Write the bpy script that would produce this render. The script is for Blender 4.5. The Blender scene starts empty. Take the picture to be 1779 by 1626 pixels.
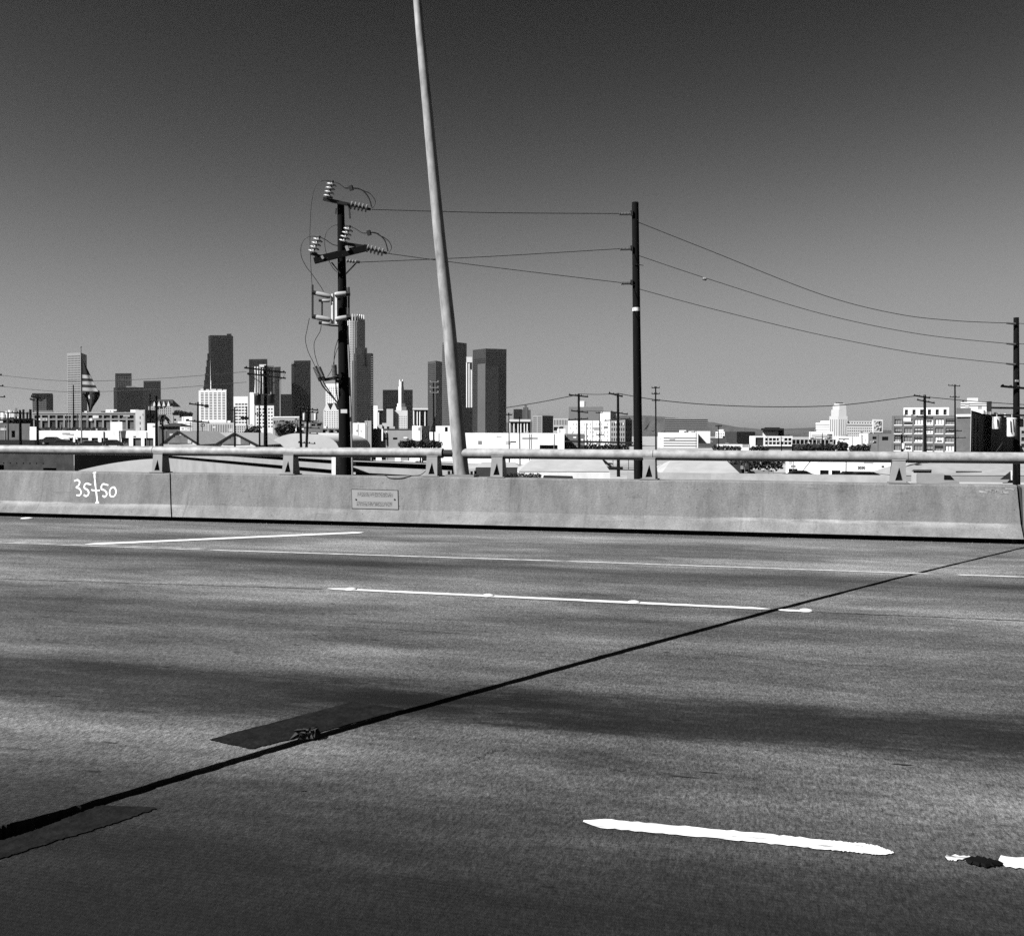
import bpy, bmesh, math, random
from mathutils import Vector, Matrix
random.seed(7)
SC = bpy.context.scene
COL = SC.collection

# ------------------------------------------------------------------ camera
W, H, F = 1779.0, 1626.0, 1800.0
YAW, PITCH, ROLL = math.radians(14.5), -math.atan((H/2-755)/F), math.radians(0.2)
EYE = Vector((0, 0, 1.25))
fw = Vector((-math.sin(YAW)*math.cos(PITCH), math.cos(YAW)*math.cos(PITCH), math.sin(PITCH)))
r0 = Vector((math.cos(YAW), math.sin(YAW), 0)); u0 = r0.cross(fw)
rt = math.cos(ROLL)*r0 + math.sin(ROLL)*u0
up = -math.sin(ROLL)*r0 + math.cos(ROLL)*u0
cam_d = bpy.data.cameras.new('camera'); cam = bpy.data.objects.new('camera', cam_d); COL.objects.link(cam)
cam.matrix_world = Matrix(((rt.x, up.x, -fw.x, EYE.x), (rt.y, up.y, -fw.y, EYE.y), (rt.z, up.z, -fw.z, EYE.z), (0, 0, 0, 1)))
cam_d.sensor_fit = 'HORIZONTAL'; cam_d.sensor_width = 36.0; cam_d.lens = 36.0*F/W
cam_d.clip_start = 0.1; cam_d.clip_end = 40000
SC.camera = cam
SC.render.resolution_x, SC.render.resolution_y = 1024, 935

# ------------------------------------------------------------------ sky, sun, exposure
SUN = Vector((-0.556, -0.494, 0.669)).normalized()
EL, AZ = math.asin(SUN.z), math.atan2(SUN.x, SUN.y)
world = bpy.data.worlds.new('World'); SC.world = world; world.use_nodes = True
nt = world.node_tree; nt.nodes.clear()
sky = nt.nodes.new('ShaderNodeTexSky'); sky.sky_type = 'NISHITA'; sky.sun_disc = False
sky.sun_elevation = EL; sky.sun_rotation = AZ; sky.air_density = 1.0; sky.dust_density = 1.0; sky.ozone_density = 1.0
sep = nt.nodes.new('ShaderNodeSeparateColor')          # monochrome film behind a red filter: the sky's red light only
bg = nt.nodes.new('ShaderNodeBackground'); bg.inputs[1].default_value = 0.10
wo = nt.nodes.new('ShaderNodeOutputWorld')
pw = nt.nodes.new('ShaderNodeMath'); pw.operation = 'POWER'; pw.inputs[1].default_value = 4.0      # the film's toe and shoulder: v^4 / (v^4 + k)
ak = nt.nodes.new('ShaderNodeMath'); ak.operation = 'ADD'; ak.inputs[1].default_value = 60.0
dv = nt.nodes.new('ShaderNodeMath'); dv.operation = 'DIVIDE'
ml = nt.nodes.new('ShaderNodeMath'); ml.operation = 'MULTIPLY'; ml.inputs[1].default_value = 2.15
nt.links.new(sky.outputs[0], sep.inputs[0]); nt.links.new(sep.outputs[0], pw.inputs[0]); nt.links.new(pw.outputs[0], ak.inputs[0])
nt.links.new(pw.outputs[0], dv.inputs[0]); nt.links.new(ak.outputs[0], dv.inputs[1]); nt.links.new(dv.outputs[0], ml.inputs[0]); nt.links.new(ml.outputs[0], bg.inputs[0])
nt.links.new(bg.outputs[0], wo.inputs[0])
sl = bpy.data.lights.new('sun', 'SUN'); sl.energy = 5.0; sl.angle = math.radians(0.53); sl.color = (1, 1, 1)
so = bpy.data.objects.new('sun', sl); COL.objects.link(so)
so.rotation_euler = (-SUN).to_track_quat('-Z', 'Y').to_euler(); so.location = (0, 0, 60)
SC.view_settings.view_transform = 'Standard'; SC.view_settings.look = 'None'
SC.view_settings.exposure = 0.8; SC.view_settings.gamma = 1.0
SC.cycles.use_denoising = False; SC.cycles.max_bounces = 4; SC.cycles.diffuse_bounces = 0; SC.cycles.volume_bounces = 1

# ------------------------------------------------------------------ helpers
def ray(px, py): return fw + rt*((px-W/2)/F) + up*((H/2-py)/F)
def at(px, py, D): return EYE + ray(px, py)*D
def onY(px, py, Y):
    d = ray(px, py); return EYE + d*((Y-EYE.y)/d.y)
def onZ(px, py, Z):
    d = ray(px, py); return EYE + d*((Z-EYE.z)/d.z)
def onPlane(px, py, p, n):
    d = ray(px, py); return EYE + d*((p-EYE).dot(n)/d.dot(n))
G = -6.0
WL = {}
def tag(o, label=None, cat=None, group=None, kind=None):
    if label: o['label'] = label
    if cat: o['category'] = cat
    if group: o['group'] = group
    if kind: o['kind'] = kind
    return o
def empty(name, loc):
    o = bpy.data.objects.new(name, None); COL.objects.link(o); o.location = loc; WL[o.name] = Vector(loc)
    o.empty_display_size = .2
    return o
def thing(name, loc, label, cat, group=None):
    return tag(empty(name, loc), label, cat, group)

MATS = {}
def mat(v, rough=.8, var=.12, scale=1.0, bump=0.0, spec=.3, metal=0.0, streak=(1, 1, 1), key=None):
    v = v*.58 if v < .5 else (v*.7 if v < .6 else v)
    k = (v, rough, var, scale, bump, spec, metal, streak, key)
    if k in MATS: return MATS[k]
    m = bpy.data.materials.new('grey_%03d' % int(v*1000)); m.use_nodes = True
    n = m.node_tree; b = n.nodes['Principled BSDF']
    b.inputs['Roughness'].default_value = rough; b.inputs['Specular IOR Level'].default_value = spec; b.inputs['Metallic'].default_value = metal
    tc = n.nodes.new('ShaderNodeTexCoord'); mp = n.nodes.new('ShaderNodeMapping'); mp.inputs['Scale'].default_value = [s*scale for s in streak]
    nz = n.nodes.new('ShaderNodeTexNoise'); nz.inputs['Scale'].default_value = 1.0; nz.inputs['Detail'].default_value = 6; nz.inputs['Roughness'].default_value = .65
    cr = n.nodes.new('ShaderNodeMapRange'); cr.inputs[1].default_value = .28; cr.inputs[2].default_value = .72
    cr.inputs[3].default_value = v*(1-var); cr.inputs[4].default_value = min(v*(1+var), .95)
    n.links.new(tc.outputs['Object'], mp.inputs[0]); n.links.new(mp.outputs[0], nz.inputs[0]); n.links.new(nz.outputs[0], cr.inputs[0])
    cc = n.nodes.new('ShaderNodeCombineColor')
    for i in range(3): n.links.new(cr.outputs[0], cc.inputs[i])
    n.links.new(cc.outputs[0], b.inputs['Base Color'])
    if bump:
        n2 = n.nodes.new('ShaderNodeTexNoise'); n2.inputs['Scale'].default_value = 40; n2.inputs['Detail'].default_value = 5
        n.links.new(tc.outputs['Object'], n2.inputs[0])
        bp = n.nodes.new('ShaderNodeBump'); bp.inputs['Strength'].default_value = bump; bp.inputs['Distance'].default_value = .02
        n.links.new(n2.outputs[0], bp.inputs['Height']); n.links.new(bp.outputs[0], b.inputs['Normal'])
    MATS[k] = m
    return m
WHITE = lambda: mat(.74, .85, .22, .45, streak=(1, 1, .35))
GLASS = lambda: mat(.03, .12, .3, .4, spec=.5)
DGLASS = lambda: mat(.016, .2, .3, .05, spec=.3)
BLACKW = lambda: mat(.012, .95, .4, 3, spec=.08, streak=(4, 4, .3))     # creosoted pole timber
STEEL = lambda: mat(.018, .6, .2, 4, spec=.2)
GALV = lambda: mat(.42, .45, .12, 6, spec=.5)
PORC = lambda: mat(.50, .35, .12, 8, spec=.4)
WIRE = lambda: mat(.02, .6, .1, 1)

class MB:
    def __init__(s): s.v = []; s.f = []; s.m = []; s.mi = 0
    def add(s, vs, fs):
        o = len(s.v); s.v += [Vector(p) for p in vs]; s.f += [tuple(i+o for i in f) for f in fs]; s.m += [s.mi]*len(fs); return s
    def quad(s, a, b, c, d): return s.add([a, b, c, d], [(0, 1, 2, 3)])
    def hexa(s, b, t):      # bottom loop of n points, top loop of n points
        n = len(b); fs = [tuple(range(n-1, -1, -1)), tuple(range(n, 2*n))]
        fs += [(i, (i+1) % n, n+(i+1) % n, n+i) for i in range(n)]
        return s.add(list(b)+list(t), fs)
    def box(s, c, sx, sy, sz, rz=0.0):
        ca, sa = math.cos(rz), math.sin(rz); c = Vector(c)
        def p(x, y, z): return c + Vector((x*ca-y*sa, x*sa+y*ca, z))
        x, y, z = sx/2, sy/2, sz/2
        return s.hexa([p(-x, -y, -z), p(x, -y, -z), p(x, y, -z), p(-x, y, -z)], [p(-x, -y, z), p(x, -y, z), p(x, y, z), p(-x, y, z)])
    def bar(s, a, b, wd, ht):   # rectangular bar from a to b
        a, b = Vector(a), Vector(b); d = (b-a).normalized(); q = Vector((0, 0, 1))
        if abs(d.z) > .95: q = Vector((0, 1, 0))
        sd = d.cross(q).normalized()*wd/2; h = sd.cross(d).normalized()*ht/2
        return s.hexa([a-sd-h, a+sd-h, a+sd+h, a-sd+h], [b-sd-h, b+sd-h, b+sd+h, b-sd+h])
    def tube(s, pts, rad, n=8, cap=True):
        pts = [Vector(p) for p in pts]
        if not hasattr(rad, '__len__'): rad = [rad]*len(pts)
        rings = []; prev = None
        for i, p in enumerate(pts):
            d = (pts[min(i+1, len(pts)-1)]-pts[max(i-1, 0)]).normalized()
            if prev is None:
                q = Vector((0, 0, 1)) if abs(d.z) < .9 else Vector((1, 0, 0)); a = d.cross(q).normalized()
            else: a = (prev-d*prev.dot(d)).normalized()
            prev = a; b = d.cross(a)
            rings.append([p+(a*math.cos(t)+b*math.sin(t))*rad[i] for t in [2*math.pi*k/n for k in range(n)]])
        vs = [v for r in rings for v in r]; fs = []
        for i in range(len(pts)-1):
            for k in range(n): fs.append((i*n+k, i*n+(k+1) % n, (i+1)*n+(k+1) % n, (i+1)*n+k))
        if cap: fs += [tuple(range(n-1, -1, -1)), tuple((len(pts)-1)*n+k for k in range(n))]
        return s.add(vs, fs)
    def build(s, name, m, parent=None, smooth=False, loc=None):
        base = WL[parent.name] if parent is not None else (Vector(loc) if loc is not None else Vector((0, 0, 0)))
        me = bpy.data.meshes.new(name); me.from_pydata([tuple(p-base) for p in s.v], [], s.f)
        for x in (m if isinstance(m, (list, tuple)) else [m]): me.materials.append(x)
        if any(s.m): me.polygons.foreach_set('material_index', s.m)
        bm = bmesh.new(); bm.from_mesh(me); bmesh.ops.recalc_face_normals(bm, faces=bm.faces) if not getattr(s, 'keep', False) else None
        bm.to_mesh(me); bm.free()
        if smooth: me.polygons.foreach_set('use_smooth', [True]*len(me.polygons))
        o = bpy.data.objects.new(name, me); COL.objects.link(o)
        if parent is not None: o.parent = parent; WL[o.name] = WL[parent.name].copy()
        else: o.location = base; WL[o.name] = base
        return o
def autosmooth(o, ang=40):
    me = o.data; me.polygons.foreach_set('use_smooth', [True]*len(me.polygons))
    bm = bmesh.new(); bm.from_mesh(me)
    for e in bm.edges:
        if len(e.link_faces) == 2 and e.calc_face_angle(0) > math.radians(ang): e.smooth = False
    bm.to_mesh(me); bm.free()
def curve(pts, n=6):       # Catmull-Rom through 3-D points
    P = [Vector(p) for p in pts]; out = []
    for i in range(len(P)-1):
        a, b, c, d = P[max(i-1, 0)], P[i], P[i+1], P[min(i+2, len(P)-1)]
        for k in range(n):
            t = k/n
            out.append(.5*((2*b)+(c-a)*t+(2*a-5*b+4*c-d)*t*t+(3*b-a-3*c+d)*t*t*t))
    out.append(P[-1]); return out

# ------------------------------------------------------------------ buildings
def pane_mesh(cache={}):
    def get(w, h, m):
        k = (round(w, 2), round(h, 2), m.name)
        if k not in cache:
            b = MB().box((0, .04, 0), w, .08, h); me = bpy.data.meshes.new('pane')
            me.from_pydata([tuple(p) for p in b.v], [], b.f); me.materials.append(m); cache[k] = me
        return cache[k]
    return get
PANE = pane_mesh()
def facade(mb, root, P0, P1, z0, z1, wins, zof):
    """wall face P0->P1 (left to right as seen) with real openings, reveals and panes"""
    t = (P1-P0); L = t.length; t = t/L; nrm = Vector((t.y, -t.x, 0))
    rects = []
    for w in wins:
        c, r = w['c'], w['r']; xa, xb = w.get('x', (.04, .96)); fx, fz = w.get('fill', (.65, .55))
        za, zb = zof(w['y'][1]), zof(w['y'][0])
        for i in range(c):
            for j in range(r):
                if w.get('skip') and (i, j) in w['skip']: continue
                cx = (xa+(xb-xa)*(i+.5)/c)*L; wx = (xb-xa)/c*fx*L
                cz = za+(zb-za)*(j+.5)/r; wz = (zb-za)/r*fz
                rects.append((cx-wx/2, cx+wx/2, max(cz-wz/2, z0+.05), min(cz+wz/2, z1-.05), w))
    us = sorted({0.0, L} | {round(r[0], 3) for r in rects} | {round(r[1], 3) for r in rects})
    zs = sorted({z0, z1} | {round(r[2], 3) for r in rects} | {round(r[3], 3) for r in rects})
    def P(u, z, d=0): return Vector((P0.x, P0.y, 0))+t*u-nrm*d+Vector((0, 0, z))
    ui = {u: i for i, u in enumerate(us)}; zi = {z: i for i, z in enumerate(zs)}
    hole = set()
    for r in rects:
        for i in range(ui[round(r[0], 3)], ui[round(r[1], 3)]):
            for j in range(zi[round(r[2], 3)], zi[round(r[3], 3)]): hole.add((i, j))
    for j in range(len(zs)-1):
        i = 0
        while i < len(us)-1:
            if (i, j) in hole: i += 1; continue
            k = i
            while k < len(us)-1 and (k, j) not in hole: k += 1
            mb.quad(P(us[i], zs[j]), P(us[k], zs[j]), P(us[k], zs[j+1]), P(us[i], zs[j+1])); i = k
    joined = {}
    for (a, b, c, d, w) in rects:
        dp = w.get('d', .3)
        mb.quad(P(a, c), P(a, c, dp), P(a, d, dp), P(a, d)); mb.quad(P(b, c, dp), P(b, c), P(b, d), P(b, d, dp))
        mb.quad(P(a, c), P(b, c), P(b, c, dp), P(a, c, dp)); mb.quad(P(a, d, dp), P(b, d, dp), P(b, d), P(a, d))
        ms = w.get('m') or GLASS()
        m = random.choice(ms) if isinstance(ms, list) else ms
        if w.get('one'):
            o = bpy.data.objects.new(w.get('n', 'window'), PANE(b-a+.02, d-c+.02, m)); COL.objects.link(o); o.parent = root
            o.location = P((a+b)/2, (c+d)/2, dp)-WL[root.name]; o.rotation_euler.z = math.atan2(t.y, t.x)
        else:
            joined.setdefault((m, w.get('n', 'window_panes')), MB()).quad(P(a-.01, c-.01, dp), P(b+.01, c-.01, dp), P(b+.01, d+.01, dp), P(a-.01, d+.01, dp))
    for (m, nme), jb in joined.items():
        jb.keep = True; o = jb.build(nme, m, root); o['kind'] = 'stuff'

def building(name, label, corners, top, m, wins=None, roof=None, depth=20, cat='building', group=None, base=G, ref=0, parapet=.6, coping=None):
    """corners: [(px, D), ...] along the faces in view, left to right; top: pixel row of the roof edge at corner ref"""
    pts = [at(px, 755, D) for px, D in corners]; pts = [Vector((p.x, p.y, 0)) for p in pts]
    pr, Dr = corners[ref]
    zof = lambda py: at(pr, py, Dr).z
    z1 = zof(top)
    cen = sum(pts, Vector())/len(pts)
    bk = Vector((cen.x, cen.y, 0)).normalized()*depth
    root = thing(name, (cen.x, cen.y, base), label, cat, group)
    w = MB(); wins = wins or []
    for i in range(len(pts)-1):
        ws = [q for q in wins if q.get('f', 0) == i]
        if ws: facade(w, root, pts[i], pts[i+1], base, z1, ws, zof)
        else:
            a, b = pts[i], pts[i+1]; w.quad(a+Vector((0, 0, base)), b+Vector((0, 0, base)), b+Vector((0, 0, z1)), a+Vector((0, 0, z1)))
    loop = pts+[pts[-1]+bk, pts[0]+bk]
    for a, b in ((pts[-1], pts[-1]+bk), (pts[-1]+bk, pts[0]+bk), (pts[0]+bk, pts[0])):
        w.quad(a+Vector((0, 0, base)), b+Vector((0, 0, base)), b+Vector((0, 0, z1)), a+Vector((0, 0, z1)))
    w.keep = True
    w.build('wall', m, root)
    rb = MB(); rb.add([p+Vector((0, 0, z1-parapet)) for p in loop], [tuple(range(len(loop)))]); rb.keep = True
    rb.build('roof', roof or mat(.35, .9, .2, .2), root)
    near_ = 140 < corners[0][1] < 720 and cat == 'building'
    if near_:
        rs = random.Random(int(corners[0][0]*7+top)); a, b_ = pts[0], pts[-1]; bkd = bk.normalized(); L_ = (b_-a).length; t_ = (b_-a)/L_; nn_ = Vector((t_.y, -t_.x, 0)); ang_ = math.atan2(t_.y, t_.x); sc_ = corners[0][1]/F
        for k in range(max(1, int(L_/7))):
            w_, h_ = rs.uniform(2, 6)*sc_, rs.uniform(1.2, 4.2)*sc_; p = a+t_*rs.uniform(.06, .94)*L_+bkd*rs.uniform(2, 6)+Vector((0, 0, z1-parapet))
            MB().box(p+Vector((0, 0, (h_+parapet)/2)), w_, w_*rs.uniform(.6, 1), h_+parapet, ang_).build('roof_unit', mat(rs.choice((.05, .12, .25, .45, .7)), .85, .25, .6), root)
            if rs.random() < .5: MB().tube([p+t_*w_, p+t_*w_+Vector((0, 0, parapet+h_*1.3))], .35*sc_, 6).build('vent_pipe', mat(.2, .8, .2, 1), root)
        for k in range(max(1, int(L_/9))):
            i = rs.randrange(len(pts)-1); p = pts[i]+(pts[i+1]-pts[i])*rs.uniform(.04, .96)
            MB().bar(p+nn_*.08+Vector((0, 0, z1-.2)), p+nn_*.08+Vector((0, 0, base)), .55*sc_, .12).build('downpipe', mat(rs.choice((.2, .35, .5)), .8, .2, 1), root)
    if near_:
        for k in range(max(2, int(L_/6))):
            i = rs.randrange(len(pts)-1); q0 = pts[i]+(pts[i+1]-pts[i])*rs.uniform(.08, .92); tq = (pts[i+1]-pts[i]).normalized(); nq = Vector((tq.y, -tq.x, 0)); w_, h_ = rs.uniform(4, 16)*sc_, rs.uniform(1.5, 6)*sc_
            zc = z1-rs.uniform(.12, .5)*min(z1-base, 34*sc_); MB().box(q0+nq*.03+Vector((0, 0, zc)), min(w_, (pts[i+1]-pts[i]).length*.15), .05, h_, math.atan2(tq.y, tq.x)).build('wall_panel', mat(rs.choice((.499, .56, .59, .62, .3)), .9, .25, .7), root)
    if coping:
        cb = MB(); th = abs(zof(0)-zof(coping[0]))
        for i in range(len(pts)-1):
            t = (pts[i+1]-pts[i]).normalized(); nn = Vector((t.y, -t.x, 0))
            cb.bar(pts[i]+nn*.02+Vector((0, 0, z1-th*.4)), pts[i+1]+nn*.02+Vector((0, 0, z1-th*.4)), .35, th)
        cb.build('cornice', coping[1], root)
    return root, pts, z1, zof
def block(root, name, corners, top, bottom, m, depth=10, wins=None, kind_stuff=False):
    """a part of a building: prism between two pixel rows (penthouse, wing, setback)"""
    pts = [at(px, 755, D) for px, D in corners]; pr, Dr = corners[0]
    za, zb = at(pr, bottom, Dr).z, at(pr, top, Dr).z
    lp = [Vector((p.x, p.y, 0)) for p in pts]; bk = (sum(lp, Vector())/len(lp)).normalized()*depth; lp = lp+[lp[-1]+bk, lp[0]+bk]
    b = MB()
    if wins:
        for i in range(len(pts)-1):
            facade(b, root, lp[i], lp[i+1], za, zb, [q for q in wins if q.get('f', 0) == i], lambda py: at(pr, py, Dr).z)
        n = len(lp)
        for i in range(len(pts)-1, n):
            a, c = lp[i], lp[(i+1) % n]; b.quad(a+Vector((0, 0, za)), c+Vector((0, 0, za)), c+Vector((0, 0, zb)), a+Vector((0, 0, zb)))
        b.add([p+Vector((0, 0, zb)) for p in lp], [tuple(range(n))]); b.keep = True
    else: b.hexa([p+Vector((0, 0, za)) for p in lp], [p+Vector((0, 0, zb)) for p in lp])
    return b.build(name, m, root)
def pxbar(root, name, x0, y0, x1, y1, D, wpx, m, thick=None, D1=None):
    b = MB(); a, c = at(x0, y0, D), at(x1, y1, D1 or D); s = wpx*D/F
    return b.bar(a, c, thick or s, s).build(name, m, root)

# ------------------------------------------------------------------ ground and hills
def ground_mat():
    m = bpy.data.materials.new('lots_and_streets'); m.use_nodes = True; n = m.node_tree; b = n.nodes['Principled BSDF']
    b.inputs['Roughness'].default_value = .95; b.inputs['Specular IOR Level'].default_value = .1
    tc = n.nodes.new('ShaderNodeTexCoord')
    def noise(s, d=6):
        x = n.nodes.new('ShaderNodeTexNoise'); x.inputs['Scale'].default_value = s; x.inputs['Detail'].default_value = d; n.links.new(tc.outputs['Object'], x.inputs[0]); return x
    a, c = noise(.03), noise(.6)
    mr = n.nodes.new('ShaderNodeMapRange'); mr.inputs[1].default_value = .35; mr.inputs[2].default_value = .6; mr.inputs[3].default_value = .22; mr.inputs[4].default_value = .40
    n.links.new(a.outputs[0], mr.inputs[0])
    mu = n.nodes.new('ShaderNodeMath'); mu.operation = 'MULTIPLY_ADD'; mu.inputs[1].default_value = .25; mu.inputs[2].default_value = -.12
    n.links.new(c.outputs[0], mu.inputs[0]); ad = n.nodes.new('ShaderNodeMath'); n.links.new(mr.outputs[0], ad.inputs[0]); n.links.new(mu.outputs[0], ad.inputs[1])
    cc = n.nodes.new('ShaderNodeCombineColor')
    for i in range(3): n.links.new(ad.outputs[0], cc.inputs[i])
    n.links.new(cc.outputs[0], b.inputs['Base Color']); return m
g = MB(); S = 14000
g.quad((-S, -3000, G), (S, -3000, G), (S, S, G), (-S, S, G)); g.keep = True
tag(g.build('ground', ground_mat()), kind='structure')

def hills(name, prof, D, m, deep=1500):
    b = MB(); P = []
    xs = []
    for i in range(len(prof)-1):
        for k in range(8):
            t = k/8; x = prof[i][0]+(prof[i+1][0]-prof[i][0])*t; y = prof[i][1]+(prof[i+1][1]-prof[i][1])*t
            xs.append((x, y+random.uniform(-.35, .35)))
    xs.append(prof[-1])
    n = 7
    for (x, y) in xs:
        for j in range(n):
            t = j/(n-1); d = D-700+700*t+(random.uniform(-60, 60) if 0 < j < n-1 else 0)
            top = at(x, y, D).z; p = at(x, 755, d); s = t*t*(3-2*t)
            P.append(Vector((p.x, p.y, G+(top-G)*s*(1+(random.uniform(-.04, .04) if 0 < j < n-1 else 0)))))
        p = at(x, 755, D+deep); P.append(Vector((p.x, p.y, G)))
    fs = []; n += 1
    for i in range(len(xs)-1):
        for j in range(n-1): fs.append((i*n+j, (i+1)*n+j, (i+1)*n+j+1, i*n+j+1))
    b.add(P, fs); b.keep = True
    return tag(b.build(name, m, smooth=True), kind='structure')
hills('hills', [(-300, 746), (0, 744), (180, 742), (300, 736), (450, 739), (620, 734), (820, 737), (960, 730), (1080, 722), (1130, 722), (1180, 727), (1240, 734), (1275, 741), (1330, 747), (1420, 742), (1560, 748), (1800, 744), (2100, 750)], 6200, mat(.10, .95, .35, .004))

# ------------------------------------------------------------------ bridge deck
BY = 13.05                       # foot of the far barrier
def road_mat():
    m = bpy.data.materials.new('worn_concrete_pavement'); m.use_nodes = True; n = m.node_tree; b = n.nodes['Principled BSDF']
    b.inputs['Specular IOR Level'].default_value = .25
    N = n.nodes.new; LK = n.links.new
    tc = N('ShaderNodeTexCoord'); sp = N('ShaderNodeSeparateXYZ'); LK(tc.outputs['Object'], sp.inputs[0])
    def noise(scale, detail=6, rough=.6, sx=1, sy=1):
        mp = N('ShaderNodeMapping'); mp.inputs['Scale'].default_value = (sx, sy, 1); LK(tc.outputs['Object'], mp.inputs[0])
        x = N('ShaderNodeTexNoise'); x.inputs['Scale'].default_value = scale; x.inputs['Detail'].default_value = detail; x.inputs['Roughness'].default_value = rough
        LK(mp.outputs[0], x.inputs[0]); return x.outputs[0]
    def math_(op, a, bb, c=None):
        x = N('ShaderNodeMath'); x.operation = op
        for i, q in enumerate([a, bb, c]):
            if q is None: continue
            if isinstance(q, (int, float)): x.inputs[i].default_value = q
            else: LK(q, x.inputs[i])
        return x.outputs[0]
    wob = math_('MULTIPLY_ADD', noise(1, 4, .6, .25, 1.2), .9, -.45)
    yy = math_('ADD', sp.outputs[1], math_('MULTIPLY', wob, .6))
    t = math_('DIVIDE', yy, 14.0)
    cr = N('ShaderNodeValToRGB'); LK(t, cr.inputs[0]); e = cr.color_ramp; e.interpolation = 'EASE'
    stops = [(0, .014), (2.2, .014), (2.6, .026), (3.0, .062), (3.4, .15), (3.75, .25), (4.1, .21), (4.45, .135), (4.85, .115), (5.15, .175), (5.6, .21), (6.3, .19), (6.75, .165), (7.25, .29), (7.9, .31),  # first stops darken the near lane: vignette falloff painted into the colour
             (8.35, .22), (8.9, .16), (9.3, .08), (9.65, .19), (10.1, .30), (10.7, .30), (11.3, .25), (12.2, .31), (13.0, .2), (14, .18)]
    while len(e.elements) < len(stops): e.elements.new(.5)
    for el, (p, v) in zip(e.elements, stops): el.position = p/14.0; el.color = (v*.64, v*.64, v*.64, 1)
    f1 = N('ShaderNodeMapRange'); LK(noise(1.0, 8, .7, .5, 2.2), f1.inputs[0]); f1.inputs[1].default_value = .3; f1.inputs[2].default_value = .7; f1.inputs[3].default_value = .5; f1.inputs[4].default_value = 1.4
    f2 = N('ShaderNodeMapRange'); LK(noise(24, 8, .85, 1, .6), f2.inputs[0]); f2.inputs[1].default_value = .36; f2.inputs[2].default_value = .64; f2.inputs[3].default_value = .6; f2.inputs[4].default_value = 1.4
    f4 = N('ShaderNodeMapRange'); LK(noise(85, 4, .85, 1, .32), f4.inputs[0]); f4.inputs[1].default_value = .36; f4.inputs[2].default_value = .64; f4.inputs[3].default_value = .35; f4.inputs[4].default_value = 1.65
    bl_ = N('ShaderNodeMapRange'); LK(noise(1.0, 5, .65, .32, .75), bl_.inputs[0]); bl_.inputs[1].default_value = .40; bl_.inputs[2].default_value = .60; bl_.inputs[3].default_value = .55; bl_.inputs[4].default_value = 1.22
    sk = N('ShaderNodeMapRange'); LK(noise(1.0, 7, .75, 1.6, 30), sk.inputs[0]); sk.inputs[1].default_value = .57; sk.inputs[2].default_value = .66; sk.inputs[3].default_value = 1.0; sk.inputs[4].default_value = .55
    def stain(cx, cy, rx, ry, dark):
        q1 = math_('DIVIDE', math_('SUBTRACT', sp.outputs[0], cx), rx); q2 = math_('DIVIDE', math_('SUBTRACT', yy, cy), ry)
        d2 = math_('ADD', math_('MULTIPLY', q1, q1), math_('MULTIPLY', q2, q2)); d2 = math_('ADD', d2, math_('MULTIPLY_ADD', noise(1.6, 10, .8, .7, 2.8), 3.6, -1.8))
        q = N('ShaderNodeMapRange'); q.interpolation_type = 'SMOOTHSTEP'; LK(d2, q.inputs[0]); q.inputs[1].default_value = .1; q.inputs[2].default_value = 1.3; q.inputs[3].default_value = dark; q.inputs[4].default_value = 1.0; return q.outputs[0]
    c1, c2, c3, c4_ = onZ(1430, 1265, 0), onZ(230, 1190, 0), onZ(800, 1235, 0), onZ(640, 1390, 0)
    ST = math_('MULTIPLY', math_('MULTIPLY', stain(c1.x, c1.y, 2.6, .42, .22), stain(c2.x, c2.y, 2.2, .45, .35)), math_('MULTIPLY', stain(c3.x, c3.y, .9, .30, .45), stain(c4_.x, c4_.y, 1.2, .16, .6)))
    pale = N('ShaderNodeMapRange'); LK(noise(2.3, 7, .75, 1.3, 14), pale.inputs[0]); pale.inputs[1].default_value = .60; pale.inputs[2].default_value = .70; pale.inputs[3].default_value = 1.0; pale.inputs[4].default_value = 1.6
    # pits and spots
    vo = N('ShaderNodeTexVoronoi'); mp = N('ShaderNodeMapping'); mp.inputs['Scale'].default_value = (.8, 2.4, 1); LK(tc.outputs['Object'], mp.inputs[0]); LK(mp.outputs[0], vo.inputs[0]); vo.inputs['Scale'].default_value = 2.6; vo.inputs['Randomness'].default_value = 1
    f3 = N('ShaderNodeMapRange'); LK(vo.outputs['Distance'], f3.inputs[0]); f3.inputs[1].default_value = .045; f3.inputs[2].default_value = .085; f3.inputs[3].default_value = .3; f3.inputs[4].default_value = 1.0
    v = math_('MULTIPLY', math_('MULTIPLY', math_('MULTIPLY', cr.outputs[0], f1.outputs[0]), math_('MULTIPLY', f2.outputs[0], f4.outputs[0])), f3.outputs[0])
    v = math_('MULTIPLY', math_('MULTIPLY', v, ST), math_('MULTIPLY', math_('MULTIPLY', bl_.outputs[0], pale.outputs[0]), sk.outputs[0]))
    cc = N('ShaderNodeCombineColor')
    for i in range(3): LK(v, cc.inputs[i])
    LK(cc.outputs[0], b.inputs['Base Color'])
    ro = N('ShaderNodeMapRange'); LK(f1.outputs[0], ro.inputs[0]); ro.inputs[1].default_value = .6; ro.inputs[2].default_value = 1.3; ro.inputs[3].default_value = .62; ro.inputs[4].default_value = .85; LK(ro.outputs[0], b.inputs['Roughness'])
    # longitudinal tining grooves and aggregate
    wv = N('ShaderNodeTexWave'); wv.wave_type = 'BANDS'; wv.bands_direction = 'Y'; wv.inputs['Scale'].default_value = 16; wv.inputs['Distortion'].default_value = .5; wv.inputs['Detail'].default_value = 2; LK(tc.outputs['Object'], wv.inputs[0])
    near = N('ShaderNodeMapRange'); LK(sp.outputs[1], near.inputs[0]); near.inputs[1].default_value = 3.0; near.inputs[2].default_value = 4.2; near.inputs[3].default_value = 1; near.inputs[4].default_value = 0
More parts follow.
